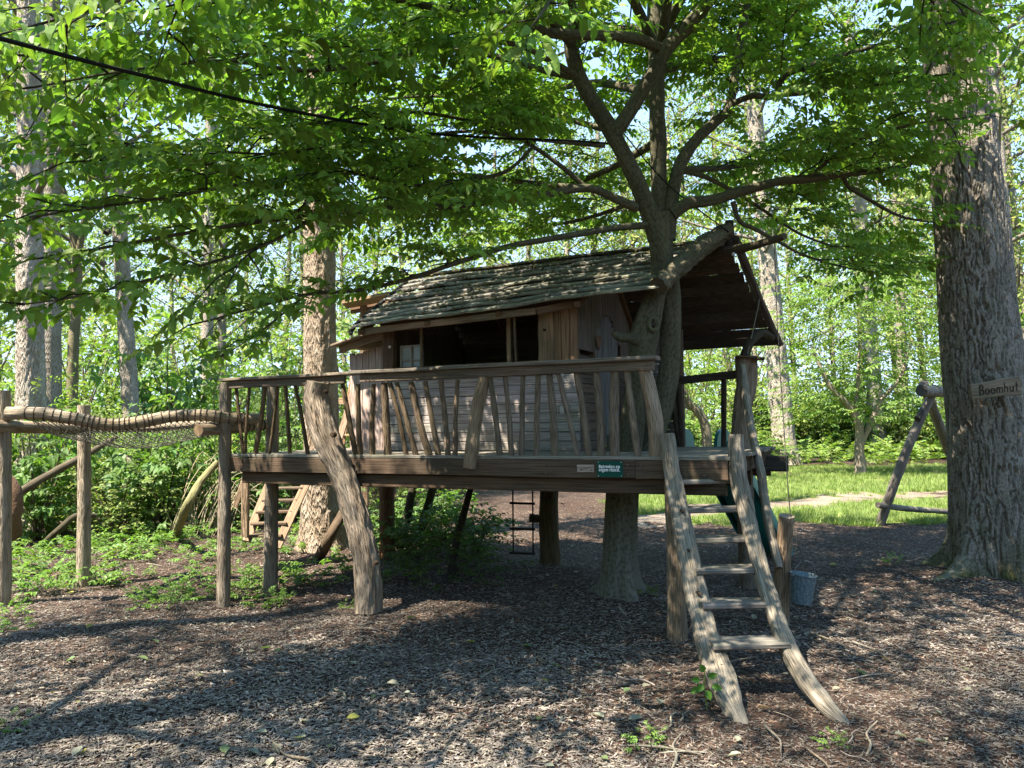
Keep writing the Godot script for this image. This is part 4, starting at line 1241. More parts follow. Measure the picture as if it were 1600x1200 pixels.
# ---------------------------------------------------------------- the big trunk on the right with its carved board
func build_poplar_sign_tree() -> void:
	var base := at(1562, 905, 7.75)
	var t := thing("poplar_tree", "massive deeply furrowed poplar trunk at the right edge, carrying a carved board", "tree", Vector3(base.x, 0, base.z))
	var rows := []
	var uvs := []
	var cols := []
	var sides := 236
	var n := 330
	for i in n:
		var f := float(i) / (n - 1)
		var h := -0.15 + 0.0 + 8.2 * pow(f, 1.15)
		var c := Vector3(0.02 - 0.030 * h, h, -0.02 * h)
		var row := PackedVector3Array()
		var tu := PackedVector2Array()
		var tc := PackedColorArray()
		var r0 := lerpf(0.405, 0.275, clampf(h / 6.5, 0.0, 1.2))
		for j in sides + 1:
			var a := TAU * (j % sides) / sides
			var ca := cos(a)
			var sa := sin(a)
			var flare := exp(-maxf(h, 0.0) / 0.26)
			var root := 0.5 + 0.5 * cos(a * 5.0 + 1.1 + 0.7 * sin(a * 2.0))
			var r := r0 + flare * (0.06 + 0.24 * root * root) + exp(-maxf(h, 0.0) / 0.09) * 0.34 * pow(root, 3.0) + 0.014 * nz.get_noise_3d(ca * 1.6, sa * 1.6, h * 0.7)
			var b := bark_relief(ca * 0.36, sa * 0.36, h, 2.0)
			r += 0.038 * b * clampf(1.0 - 0.6 * flare, 0.3, 1.0)
			row.append(c + Vector3(ca * r, 0, -sa * r))
			tu.append(Vector2(a * 0.36, h))
			var moss := clampf(flare * 1.3 - 0.15 + 0.5 * nz.get_noise_3d(ca * 3.0, sa * 3.0, h * 3.0), 0.0, 1.0)
			var base_c := Color(0.245, 0.215, 0.18).lerp(Color(0.305, 0.275, 0.235), clampf(0.5 + 0.8 * nz.get_noise_3d(ca * 2.2, sa * 2.2, h * 1.5), 0.0, 1.0))
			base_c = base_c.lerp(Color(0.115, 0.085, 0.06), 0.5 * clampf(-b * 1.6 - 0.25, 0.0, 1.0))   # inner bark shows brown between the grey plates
			tc.append(base_c.lerp(Color(0.075, 0.085, 0.025), moss * 0.85))
		rows.append(row)
		uvs.append(tu)
		cols.append(tc)
	var mb := MB.new()
	mb.grid(rows, uvs, cols, true)
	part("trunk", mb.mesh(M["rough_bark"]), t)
	# its crown is far up; a few limbs reach over the clearing
	for k in 7:
		var a := TAU * k * 0.382 + 2.0
		var p0 := Vector3(-0.2, 7.2 + 0.25 * k, -0.14)
		var dir := Vector3(cos(a), 0.9, sin(a)).normalized()
		part("limb", log_mesh([p0, p0 + dir * 1.6, p0 + dir * 3.4 + Vector3(0, 0.4, 0)], [0.09, 0.06, 0.02], {"sides": 8, "step": 0.3, "col": Color(0.2, 0.17, 0.14)}, "bark"), t)
	var xf := []
	var cl := []
	for i in 200:
		var a := rng.randf() * TAU
		var rr := 3.2 * sqrt(rng.randf())
		var p := Vector3(cos(a) * rr - 0.3, rng.randf_range(8.0, 13.0), sin(a) * rr)
		xf.append(Transform3D(Basis.from_euler(Vector3(rng.randf(), rng.randf() * TAU, rng.randf())), p))
		cl.append(vary(Color(0.09, 0.15, 0.03), 0.25))
	scatter("crown", clump_mesh(7, 22, 0.42, 0.12, "far_leaf"), xf, cl, t)
	# board
	var z := 7.28
	var s := thing("carved_name_board", "weathered plank lettered Boomhut nailed to the big right trunk", "sign", at(1555, 607, z))
	var bx := (at(1595, 602, z) - at(1518, 611, z))
	var mid := Vector3.ZERO
	var bd := plank_mesh(mid - bx * 0.5, mid + bx * 0.5, Vector3.UP, 0.165, 0.03, Color(0.27, 0.22, 0.155), {"wave": 0.016, "segs": 10, "bevel": 0.008})
	part("board", bd, s)
	# strokes of each letter in a 1 x 1 cell
	var letters := {
		"B": [[[0.1, 0.0], [0.08, 1.05], [0.55, 1.0], [0.75, 0.8], [0.5, 0.55], [0.12, 0.55]], [[0.3, 0.55], [0.75, 0.45], [0.85, 0.2], [0.6, 0.02], [0.1, 0.0]]],
		"o": [[[0.45, 0.0], [0.1, 0.2], [0.12, 0.5], [0.45, 0.62], [0.8, 0.45], [0.78, 0.15], [0.45, 0.0]]],
		"m": [[[0.08, 0.0], [0.1, 0.6], [0.3, 0.62], [0.45, 0.45], [0.45, 0.05]], [[0.45, 0.45], [0.62, 0.62], [0.85, 0.5], [0.88, 0.0]]],
		"h": [[[0.12, 0.0], [0.14, 1.1]], [[0.14, 0.45], [0.45, 0.6], [0.72, 0.45], [0.75, 0.0]]],
		"u": [[[0.12, 0.6], [0.14, 0.15], [0.4, 0.0], [0.7, 0.15], [0.75, 0.6]], [[0.75, 0.3], [0.8, 0.0]]],
		"t": [[[0.4, 1.0], [0.38, 0.1], [0.6, 0.0]], [[0.1, 0.62], [0.75, 0.66]]]
	}
	var X := bx.normalized()
	var x := -0.5 * bx.length() + 0.075
	var lz := (Vector3.UP.cross(X)).normalized() * -1.0
	lz = X.cross(Vector3.UP).normalized()
	var word := MB.new()
	for ch in ["B", "o", "o", "m", "h", "u", "t"]:
		var w := 0.062 if ch == "m" else (0.044 if ch != "t" else 0.034)
		for st in letters[ch]:
			var pts := []
			var rr := []
			for q in st:
				pts.append(X * (x + q[0] * w) + Vector3.UP * (-0.045 + q[1] * 0.085) + lz * 0.022)
				rr.append(rng.randf_range(0.0034, 0.0056))
			sweep(word, pts, rr, {"sides": 6, "step": 0.012, "amp": 0.2, "col": Color(0.04, 0.028, 0.02)})
		x += w + 0.009
	part("lettering", word.mesh(M["plain"]), s)
	for q in [-0.46, 0.42]:
		var nail: Vector3 = X * bx.length() * q + lz * 0.015
		part("nail", log_mesh([nail, nail + lz * 0.004], [0.005, 0.004], {"sides": 8, "amp": 0.0, "col": Color(0.2, 0.15, 0.1)}, "plain"), s)

# ---------------------------------------------------------------- ladder, slide, bucket, ropes
func build_ladder_and_bits() -> void:
	var t := thing("plank_ladder", "steep open stair with two crooked split log strings and six grey treads", "ladder", Vector3(1.4, 0, -4.9))
	var o := t.position
	var pale := Color(0.225, 0.195, 0.15)
	var pale2 := Color(0.325, 0.29, 0.235)
	var lp := []
	for q in [[1043, 678, 5.74], [1050, 735, 5.66], [1062, 800, 5.48], [1074, 860, 5.24], [1088, 930, 4.98], [1106, 1000, 4.66], [1128, 1065, 4.36], [1150, 1112, 4.14], [1166, 1138, 4.02]]:
		lp.append(at(q[0], q[1], q[2]) - o)
	part("ladder_string", log_mesh(lp, [0.052, 0.058, 0.064, 0.068, 0.070, 0.074, 0.078, 0.055, 0.02], {"sides": 22, "flat": 0.55, "square": 0.55, "amp": 0.20, "freq": 4.5, "step": 0.03, "hint": Vector3(1, 0, 0.25), "col": pale, "col2": pale2, "seed": 1.0}), t)
	var rp := []
	for q in [[1150, 680, 5.62], [1153, 735, 5.55], [1166, 800, 5.40], [1180, 855, 5.18], [1200, 925, 4.92], [1226, 1000, 4.60], [1258, 1060, 4.36], [1296, 1108, 4.14], [1326, 1134, 4.03]]:
		rp.append(at(q[0], q[1], q[2]) - o)
	part("ladder_string", log_mesh(rp, [0.055, 0.058, 0.054, 0.05, 0.05, 0.05, 0.052, 0.045, 0.018], {"sides": 22, "flat": 0.85, "square": 0.5, "amp": 0.20, "freq": 4.5, "step": 0.03, "hint": Vector3(1, 0, 0.25), "col": pale, "col2": pale2, "seed": 6.0}), t)
	for q in [[1061, 1144, 754, 5.60], [1070, 1163, 799, 5.45], [1078, 1172, 846, 5.27], [1088, 1186, 895, 5.04], [1099, 1207, 949, 4.80], [1115, 1234, 1012, 4.50]]:
		var a := at(q[0], q[2], q[3]) - o
		var b := at(q[1], q[2] - 3, q[3]) - o
		b.y = a.y + 0.004
		var back := Vector3(0.03, 0, -1)
		part("tread", plank_mesh(a + back * 0.09, b + back * 0.09, Vector3(0, 0, 1), 0.19, 0.034, vary(Color(0.20, 0.185, 0.165), 0.12), {"wave": 0.005, "segs": 5, "bevel": 0.007}), t)
	# dark knots and tenons
	for q in [[1068, 800, 5.40, 0.016], [1078, 862, 5.16, 0.012], [1094, 930, 4.90, 0.017], [1117, 1010, 4.55, 0.014], [1128, 1042, 4.42, 0.012]]:
		var kc := at(q[0], q[1], q[2]) - o
		part("knot", log_mesh([kc + Vector3(0, 0, -0.05), kc + Vector3(0, 0.01, 0.006)], [q[3], q[3] * 0.6], {"sides": 9, "step": 0.02, "amp": 0.4, "freq": 12.0, "col": Color(0.09, 0.07, 0.05)}, "log"), t)
	for q in [[1146, 754, 5.6], [1166, 800, 5.45], [1176, 847, 5.27], [1190, 896, 5.04], [1211, 949, 4.80]]:
		var e := at(q[0], q[1] + 1, q[2]) - o
		part("tenon", plank_mesh(e + Vector3(-0.03, 0, -0.05), e + Vector3(0.03, 0, -0.05), Vector3(0, 0, 1), 0.12, 0.036, Color(0.06, 0.05, 0.04), {}), t)
	# peeled pole as a handrail, and the short log it ends on
	var pole := thing("handrail_pole", "slim peeled crooked pole slanting down beside the ladder", "pole", at(1180, 700, 6.6))
	o = pole.position
	var hp := []
	for q in [[1160, 572, 7.35], [1166, 620, 7.1], [1176, 680, 6.8], [1188, 735, 6.5], [1196, 790, 6.25], [1206, 840, 6.05], [1217, 888, 5.9]]:
		hp.append(at(q[0], q[1], q[2]) - o)
	part("pole", log_mesh(hp, [0.036, 0.038, 0.036, 0.038, 0.036, 0.038, 0.03], {"sides": 12, "amp": 0.14, "freq": 5.0, "step": 0.05, "col": pale, "col2": pale2, "seed": 8.0}), pole)
	var stump := thing("log_post", "short round brown post with sawn top behind the ladder foot", "post", on_ground(1220, 980))
	o = stump.position
	part("post", log_mesh([Vector3(0, -0.08, 0), Vector3(0.012, 0.3, 0), at(1229, 806, 5.98) - o], [0.066, 0.062, 0.058], {"sides": 18, "amp": 0.05, "step": 0.06, "col": Color(0.24, 0.17, 0.11), "col2": Color(0.33, 0.25, 0.17), "cap_col": Color(0.40, 0.33, 0.25)}), stump)
	# bucket
	var bp := at(1254, 921, 5.95)
	var bk := thing("zinc_bucket", "small dented galvanised bucket hanging beside the short post", "bucket", bp)
	bk.rotation = Vector3(0.06, 0.3, -0.10)
	var mb := MB.new()
	var prof := [[0.0, -0.115], [0.072, -0.115], [0.075, -0.10], [0.090, 0.06], [0.093, 0.065], [0.090, 0.07], [0.097, 0.112], [0.101, 0.115], [0.100, 0.121], [0.094, 0.118], [0.087, 0.06], [0.072, -0.095], [0.0, -0.10]]
	var rows := []
	var uvs := []
	var cols := []
	for p in prof:
		var row := PackedVector3Array()
		var tu := PackedVector2Array()
		var tc := PackedColorArray()
		for j in 33:
			var a := TAU * (j % 32) / 32.0
			row.append(Vector3(cos(a) * p[0] * (1.0 + 0.02 * sin(2.0 * a)), p[1], -sin(a) * p[0]))
			tu.append(Vector2(a * 0.1, p[1]))
			tc.append(Color(0.20, 0.285, 0.315))
		rows.append(row)
		uvs.append(tu)
		cols.append(tc)
	mb.grid(rows, uvs, cols, true)
	part("body", mb.mesh(M["zinc"]), bk)
	var hoop := []
	var hr := []
	for k in 11:
		var a := PI * k / 10.0
		hoop.append(Vector3(cos(a) * 0.1, 0.108 + sin(a) * 0.115, 0.015 * sin(a)))
		hr.append(0.0035)
	part("handle", log_mesh(hoop, hr, {"sides": 6, "step": 0.03, "amp": 0.0, "col": Color(0.16, 0.16, 0.15)}, "plain"), bk)
	for s in [-1, 1]:
		part("lug", log_mesh([Vector3(0.092 * s, 0.108, 0), Vector3(0.108 * s, 0.108, 0)], [0.014, 0.012], {"sides": 8, "amp": 0.0, "col": Color(0.35, 0.4, 0.4)}, "zinc"), bk)
	# hoist rope down to the bucket
	var r0 := at(1210, 374, 6.95)
	var rope := thing("hoist_rope", "thin cord hanging from the gable pole down to the short post and bucket", "rope", r0)
	var rope_pts := []
	for q in [[1210, 374, 6.95], [1213, 470, 6.75], [1219, 580, 6.5], [1227, 700, 6.2], [1235, 803, 5.97], [1246, 845, 5.9], [1258, 885, 5.93]]:
		rope_pts.append(at(q[0], q[1], q[2]) - r0)
	part("cord", log_mesh(rope_pts, [0.0042, 0.0042, 0.0042, 0.0042, 0.0042, 0.0042, 0.0042], {"sides": 6, "step": 0.2, "amp": 0.0, "col": Color(0.16, 0.145, 0.115)}, "rope"), rope)
	part("knot", log_mesh([Vector3(0, 0.02, 0), Vector3(0, 0, 0), Vector3(0, -0.03, 0)], [0.012, 0.018, 0.008], {"sides": 8, "step": 0.01, "amp": 0.2, "col": Color(0.5, 0.47, 0.4)}, "rope"), rope)
	# black cable from the upper left
	var c0 := at(-90, 34, 2.5)
	var cable := thing("black_cable", "thick black rope sagging from the upper left into the tree fork", "rope", c0)
	var cp := []
	for q in [[-90, 34, 2.5], [0, 60, 2.8], [200, 112, 3.5], [430, 168, 4.4], [640, 205, 5.4], [780, 216, 6.1], [880, 219, 6.6], [950, 224, 6.95]]:
		cp.append(at(q[0], q[1], q[2]) - c0)
	part("cable", log_mesh(cp, [0.0095, 0.0095, 0.0095, 0.0095, 0.0095, 0.0095, 0.0095, 0.0095], {"sides": 8, "step": 0.1, "amp": 0.05, "freq": 30.0, "col": Color(0.022, 0.02, 0.017)}, "rope"), cable)
	var g0 := at(974, 208, 6.82)
	var guy := thing("guy_line", "thin dark line crossing the trunk from the fork to the roof peak", "rope", g0)
	part("line", log_mesh([Vector3.ZERO, at(1045, 290, 6.95) - g0, at(1138, 362, 7.32) - g0], [0.006, 0.006, 0.006], {"sides": 6, "step": 0.2, "amp": 0.0, "col": Color(0.025, 0.022, 0.018)}, "rope"), guy)
	# slide at the back edge
	var sl := thing("green_slide", "dark green plastic slide going down from the back edge of the deck", "slide", at(1100, 700, 8.3))
	o = sl.position
	var top := at(1100, 702, 8.25)
	var bot := at(1205, 874, 9.3)
	var dirs := bot - top
	var side := dirs.cross(Vector3.UP).normalized()
	var teal := Color(0.02, 0.19, 0.17)
	var mbs := MB.new()
	rows = []
	uvs = []
	cols = []
	for i in 25:
		var f := i / 24.0
		var p := top + dirs * f
		p.y = lerpf(top.y, bot.y, f) + 0.10 * sin(PI * f) * (1.0 - f) * 1.6 + 0.06 * smoothstep(0.75, 1.0, f) - o.y * 0.0
		p -= o
		var row := PackedVector3Array()
		var tu := PackedVector2Array()
		var tc := PackedColorArray()
		var hgt := 0.15 * smoothstep(0.0, 0.06, f)
		for q in [[-0.27, 0.0], [-0.27, 1.0], [-0.245, 1.08], [-0.22, 1.0], [-0.19, 0.12], [0.0, 0.0], [0.19, 0.12], [0.22, 1.0], [0.245, 1.08], [0.27, 1.0], [0.27, 0.0]]:
			row.append(p + side * q[0] + Vector3.UP * q[1] * hgt)
			tu.append(Vector2(q[0], f))
			tc.append(teal)
		rows.append(row)
		uvs.append(tu)
		cols.append(tc)
	mbs.grid(rows, uvs, cols, false)
	part("chute", mbs.mesh(M["plastic"]), sl)
	for s in [-1, 1]:
		var mbh := MB.new()
		var c: Vector3 = top - o + side * 0.225 * s + Vector3(0, -0.02, 0)
		var fwd := Vector3(dirs.x, 0, dirs.z).normalized()
		var ring := PackedVector3Array()
		for k in 17:
			var a := PI * k / 16.0
			ring.append(c + fwd * (-cos(a) * 0.17) + Vector3.UP * (pow(sin(a), 0.7) * 0.24))
		for k in 16:
			var w := side * 0.018
			mbh.quad(ring[k] - w, ring[k + 1] - w, ring[k + 1] + w, ring[k] + w, teal)
			mbh.tri(c + w, ring[k] + w, ring[k + 1] + w, teal)
			mbh.tri(c - w, ring[k + 1] - w, ring[k] - w, teal)
		part("side_ear", mbh.mesh(M["plastic"]), sl)
	# rope ladder behind the deck
	var l0 := at(818, 760, 8.75)
	var rl := thing("rope_ladder", "hanging rope ladder with dark rungs under the far edge of the deck", "rope ladder", l0)
	for x in [801, 832]:
		part("rope", log_mesh([at(x, 742, 8.75) - l0, at(x + 1, 866, 8.75) - l0], [0.009, 0.009], {"sides": 6, "step": 0.3, "amp": 0.0, "col": Color(0.05, 0.045, 0.04)}, "rope"), rl)
	for y in [786, 826, 864]:
		part("rung", log_mesh([at(796, y, 8.74) - l0, at(836, y + 1, 8.74) - l0], [0.014, 0.014], {"sides": 8, "step": 0.1, "amp": 0.06, "col": Color(0.055, 0.045, 0.04)}), rl)

# ---------------------------------------------------------------- net bridge on the left
func build_bridge() -> void:
	var t := thing("net_bridge", "rope net bridge slung between two bark free logs left of the deck", "bridge", at(180, 900, 7.9))
	t.position.y = 0
	var o := t.position
	var pale := Color(0.30, 0.25, 0.19)
	var pale2 := Color(0.42, 0.36, 0.275)
	var post := func(px: float, py: float, ty: float, z: float, r: float, sd: float) -> void:
		var b := at(px, py, z)
		b.y = ground_y(b.x, b.z) - 0.1
		var e := at(px + 1, ty, z)
		part("post", log_mesh([b - o, b.lerp(e, 0.5) - o + Vector3(0.01, 0, 0), e - o], [r * 1.1, r, r * 0.95], {"sides": 14, "amp": 0.06, "step": 0.1, "col": pale, "col2": pale2, "seed": sd}), t)
	post.call(4, 940, 610, 7.25, 0.066, 1.0)
	post.call(130, 905, 633, 8.25, 0.066, 2.0)
	# front log with its rope windings
	var fp := []
	for q in [[12, 646, 7.2], [60, 646, 7.22], [120, 655, 7.3], [170, 663, 7.38], [215, 660, 7.45], [270, 650, 7.55], [320, 649, 7.62], [352, 652, 7.68], [410, 655, 7.85]]:
		fp.append(at(q[0], q[1], q[2]) - o)
	part("log", log_mesh(fp, [0.062, 0.062, 0.058, 0.056, 0.058, 0.058, 0.056, 0.056, 0.05], {"sides": 18, "amp": 0.08, "step": 0.05, "col": Color(0.32, 0.25, 0.17), "col2": pale2, "seed": 4.0}), t)
	var sm := smooth_path(fp, [1, 1, 1, 1, 1, 1, 1, 1, 1], 0.02)
	var P: PackedVector3Array = sm[0]
	var wind := func(P2: PackedVector3Array, from: int, to: int, every: int, rad: float) -> void:
		var i := from
		while i < mini(to, P2.size() - 2):
			var T := (P2[i + 1] - P2[i - 1]).normalized()
			var tilt := (T + Vector3(rng.randf_range(-0.15, 0.15), 0.0, rng.randf_range(-0.15, 0.15))).normalized()
			var N := tilt.cross(Vector3.UP).normalized()
			var B := tilt.cross(N)
			var ring := []
			var rr := []
			for k in 13:
				var a := TAU * k / 12.0
				ring.append(P2[i] + (N * cos(a) + B * sin(a)) * rad)
				rr.append(0.0048)
			part("winding", log_mesh(ring, rr, {"sides": 5, "step": 0.1, "amp": 0.0, "col": Color(0.13, 0.10, 0.075), "cap": false}, "rope"), t)
			i += every + rng.randi_range(-1, 1)
	wind.call(P, 10, 110, 3, 0.064)
	# back log, cross logs
	var bp := [at(130, 668, 8.15) - o, at(230, 668, 8.2) - o, at(330, 660, 8.2) - o, at(408, 652, 8.1) - o]
	part("log", log_mesh(bp, [0.05, 0.05, 0.05, 0.05], {"sides": 12, "amp": 0.08, "col": pale, "col2": pale2, "seed": 5.0}), t)
	var c1 := [at(-30, 666, 7.0) - o, at(60, 668, 7.6) - o, at(142, 671, 8.2) - o]
	part("cross_log", log_mesh(c1, [0.062, 0.058, 0.05], {"sides": 14, "amp": 0.06, "col": Color(0.26, 0.20, 0.14), "col2": pale2, "seed": 6.0}), t)
	wind.call(smooth_path(c1, [1, 1, 1], 0.02)[0], 36, 70, 2, 0.060)
	var c2 := [at(310, 672, 7.45) - o, at(350, 670, 7.75) - o, at(416, 663, 8.1) - o]
	part("cross_log", log_mesh(c2, [0.058, 0.056, 0.05], {"sides": 14, "amp": 0.06, "col": Color(0.28, 0.2, 0.13), "col2": pale2, "seed": 7.0, "cap_col": Color(0.36, 0.25, 0.15)}), t)
	wind.call(smooth_path(c2, [1, 1, 1], 0.02)[0], 24, 60, 2, 0.058)
	# sagging net between the logs
	var net := MB.new()
	var A := [at(40, 650, 7.22) - o, at(120, 660, 7.3) - o, at(200, 666, 7.42) - o, at(270, 656, 7.55) - o, at(340, 654, 7.66) - o]
	var B2 := [at(120, 672, 8.1) - o, at(180, 670, 8.15) - o, at(240, 668, 8.2) - o, at(300, 664, 8.2) - o, at(372, 658, 8.15) - o]
	var pa: PackedVector3Array = smooth_path(A, [1, 1, 1, 1, 1], 0.02)[0]
	var pb: PackedVector3Array = smooth_path(B2, [1, 1, 1, 1, 1], 0.02)[0]
	var nu := 34
	var nv := 12
	var pt := func(u: float, w: float) -> Vector3:
		var a: Vector3 = pa[clampi(int(u * (pa.size() - 1)), 0, pa.size() - 1)]
		var b: Vector3 = pb[clampi(int(u * (pb.size() - 1)), 0, pb.size() - 1)]
		return a.lerp(b, w) - Vector3(0, 0.19 * sin(PI * w) * (0.55 + 0.6 * sin(PI * clampf(u, 0, 1))), 0) + Vector3(0, 0.012 * nz.get_noise_2d(u * 20.0, w * 9.0), 0)
	for d in [1.0, -1.0]:
		for i in range(-nv, nu + nv):
			var pts := []
			var rr := []
			for j in nv + 1:
				var u: float = (i + d * j * 0.9) / nu
				if u >= 0.0 and u <= 1.0:
					pts.append(pt.call(u, float(j) / nv))
					rr.append(0.0032)
			if pts.size() > 1:
				sweep(net, pts, rr, {"sides": 4, "step": 0.2, "amp": 0.0, "col": Color(0.17, 0.165, 0.13), "cap": false})
	var nn := part("net", net.mesh(M["rope"]), t)
	nn.set_meta("kind", "stuff")

# ---------------------------------------------------------------- things behind on the left
func build_back_left() -> void:
	# stairs down from the back of the deck
	var t := thing("back_stairs", "small open wooden stair leaning on the back left of the deck", "stairs", at(430, 830, 9.2))
	var o := t.position
	var pine := Color(0.34, 0.25, 0.165)
	part("string", plank_mesh(at(482, 748, 9.5) - o, at(432, 856, 8.9) - o, Vector3(0.9, 0.1, -0.3), 0.10, 0.04, pine, {}), t)
	part("string", plank_mesh(at(424, 748, 9.6) - o, at(385, 846, 9.0) - o, Vector3(0.9, 0.1, -0.3), 0.10, 0.04, pine, {}), t)
	part("leg", plank_mesh(at(384, 745, 8.9) - o, at(383, 838, 8.9) - o, Vector3.RIGHT, 0.075, 0.07, pine, {}), t)
	part("brace", plank_mesh(at(381, 752, 9.3) - o, at(368, 792, 9.3) - o, Vector3.RIGHT, 0.06, 0.05, pine, {}), t)
	for q in [[423, 474, 763, 9.45], [412, 466, 782, 9.35], [403, 458, 800, 9.25], [394, 450, 818, 9.12], [386, 442, 837, 9.0]]:
		part("tread", plank_mesh(at(q[0], q[2], q[3]) - o, at(q[1], q[2] - 1, q[3]) - o, Vector3(0, 0, 1), 0.15, 0.026, vary(Color(0.16, 0.12, 0.085), 0.15), {}), t)
	# lookout behind the annex
	var lk := thing("lookout_tower", "raw pine lookout platform with roof edge and ladder behind the lean-to", "tower", at(560, 860, 11.5))
	lk.position.y = 0
	o = lk.position
	var fresh := Color(0.40, 0.285, 0.18)
	part("roof_board", plank_mesh(at(538, 476, 11.2) - o, at(612, 462, 11.2) - o, Vector3(0, 0.1, 1), 0.30, 0.05, fresh, {}), lk)
	part("roof_board", plank_mesh(at(552, 478, 11.7) - o, at(640, 462, 11.7) - o, Vector3(0, 0.1, 1), 0.30, 0.05, vary(fresh, 0.1), {}), lk)
	part("roof_beam", plank_mesh(at(548, 485, 11.4) - o, at(620, 474, 11.4) - o, Vector3.UP, 0.10, 0.06, Color(0.28, 0.18, 0.11), {}), lk)
	for q in [[568, 475, 862], [612, 470, 862]]:
		part("post", plank_mesh(at(q[0], q[1], 11.4) - o, at(q[0] + 3, q[2], 11.4) - o, Vector3.RIGHT, 0.09, 0.09, Color(0.30, 0.21, 0.14), {}), lk)
	part("ladder_string", plank_mesh(at(562, 580, 11.0) - o, at(530, 688, 10.8) - o, Vector3.RIGHT, 0.09, 0.05, Color(0.46, 0.34, 0.25), {}), lk)
	part("ladder_string", plank_mesh(at(552, 585, 11.2) - o, at(534, 700, 11.0) - o, Vector3.RIGHT, 0.07, 0.05, Color(0.40, 0.25, 0.15), {}), lk)
	for q in [[514, 556, 627, 0.09], [540, 560, 655, 0.03], [536, 558, 680, 0.03]]:
		part("rung", plank_mesh(at(q[0], q[2], 11.0) - o, at(q[1], q[2], 11.0) - o, Vector3.UP, q[3], 0.04, Color(0.5, 0.36, 0.23), {}), lk)
	# leaning mossy pole, dead wood
	var mp := thing("mossy_pole", "leaning moss covered pole at the bank left of the deck", "log", on_ground(272, 838))
	o = mp.position
	part("log", log_mesh([Vector3(0, -0.05, 0), at(288, 800, 9.6) - o, at(312, 755, 9.8) - o, at(340, 722, 10.0) - o], [0.06, 0.056, 0.052, 0.04], {"sides": 12, "amp": 0.16, "col": Color(0.20, 0.21, 0.085), "col2": Color(0.30, 0.27, 0.15)}, "log"), mp)
	var db := thing("dead_branch", "long dead branch leaning over the bank behind the bridge post", "branch", on_ground(60, 858))
	o = db.position
	part("branch", log_mesh([Vector3(0, 0, 0), at(90, 830, 10.2) - o, at(118, 806, 10.3) - o, at(150, 806, 10.5) - o], [0.05, 0.045, 0.04, 0.03], {"sides": 9, "amp": 0.12, "col": Color(0.09, 0.075, 0.05)}, "log"), db)
	var db2 := thing("dead_branch", "dark fallen limb rising to the right above a split stump at far left", "branch", at(30, 770, 10.4))
	o = db2.position
	part("branch", log_mesh([Vector3.ZERO, at(80, 740, 10.6) - o, at(125, 716, 10.8) - o, at(183, 682, 11.1) - o], [0.06, 0.055, 0.05, 0.03], {"sides": 9, "amp": 0.12, "col": Color(0.12, 0.10, 0.07)}, "log"), db2)
	var st := thing("split_stump", "reddish broken stump behind the left bridge post", "stump", on_ground(22, 868))
	o = st.position
	part("stem", log_mesh([Vector3(0, -0.1, 0), at(22, 810, 9.9) - o, at(24, 765, 9.9) - o, at(8, 742, 9.9) - o], [0.11, 0.09, 0.08, 0.04], {"sides": 10, "amp": 0.2, "col": Color(0.17, 0.105, 0.07)}, "rough_bark"), st)
	var lb := thing("leaning_branch", "dark forked branch propped against the foot of the trunk behind the twisted post", "branch", on_ground(498, 872))
	o = lb.position
	part("branch", log_mesh([Vector3.ZERO, at(515, 840, 9.3) - o, at(532, 808, 9.5) - o, at(545, 780, 9.7) - o], [0.07, 0.062, 0.055, 0.04], {"sides": 10, "amp": 0.16, "col": Color(0.13, 0.095, 0.065)}, "log"), lb)

# ---------------------------------------------------------------- log swing frame at the right
func build_swing() -> void:
	var b := on_ground(1371, 820)
	var t := thing("swing_frame", "grey log A-frame of a swing half hidden behind the big right trunk", "swing", b)
	var grey := Color(0.21, 0.18, 0.155)
	var grey2 := Color(0.30, 0.265, 0.23)
	var ap := at(1463, 603, 11.6) - b
	part("leg", log_mesh([Vector3(0, -0.1, 0), at(1400, 748, 11.75) - b, at(1430, 672, 11.65) - b, ap], [0.072, 0.07, 0.066, 0.062], {"sides": 14, "amp": 0.09, "col": grey, "col2": grey2, "step": 0.1}), t)
	part("leg", log_mesh([at(1443, 600, 11.75) - b, at(1462, 650, 12.3) - b, at(1520, 800, 13.8) - b], [0.07, 0.075, 0.085], {"sides": 14, "amp": 0.09, "col": grey, "col2": grey2, "step": 0.1, "seed": 2.0}), t)
	part("top_log", log_mesh([at(1440, 610, 11.2) - b, at(1480, 612, 11.9) - b, at(1600, 606, 13.4) - b, at(1680, 603, 14.4) - b], [0.085, 0.085, 0.08, 0.08], {"sides": 14, "amp": 0.07, "col": grey, "col2": grey2, "cap_col": Color(0.12, 0.11, 0.10)}), t)
	part("peg", log_mesh([at(1433, 655, 11.55) - b, at(1450, 628, 11.7) - b], [0.05, 0.045], {"sides": 9, "col": Color(0.1, 0.085, 0.07)}), t)
	part("low_bar", log_mesh([at(1371, 789, 11.75) - b, at(1420, 795, 12.0) - b, at(1500, 801, 12.5) - b], [0.045, 0.045, 0.04], {"sides": 10, "amp": 0.12, "col": grey, "col2": grey2, "seed": 5.0}), t)
	part("leg", log_mesh([at(1640, 600, 14.0) - b, at(1588, 660, 14.1) - b, at(1545, 780, 14.6) - b], [0.07, 0.075, 0.085], {"sides": 12, "amp": 0.09, "col": grey, "col2": grey2, "seed": 7.0}), t)

# ---------------------------------------------------------------- woods
const ZONES := [[345, "behind the net bridge"], [560, "behind the left end of the deck"], [800, "behind the left half of the hut"], [1060, "behind the right half of the hut"], [1300, "across the lawn near the hoist rope"], [1470, "across the lawn near the swing frame"], [3000, "near the big right trunk"]]
var crown_kinds := []
var shrub_kinds := []

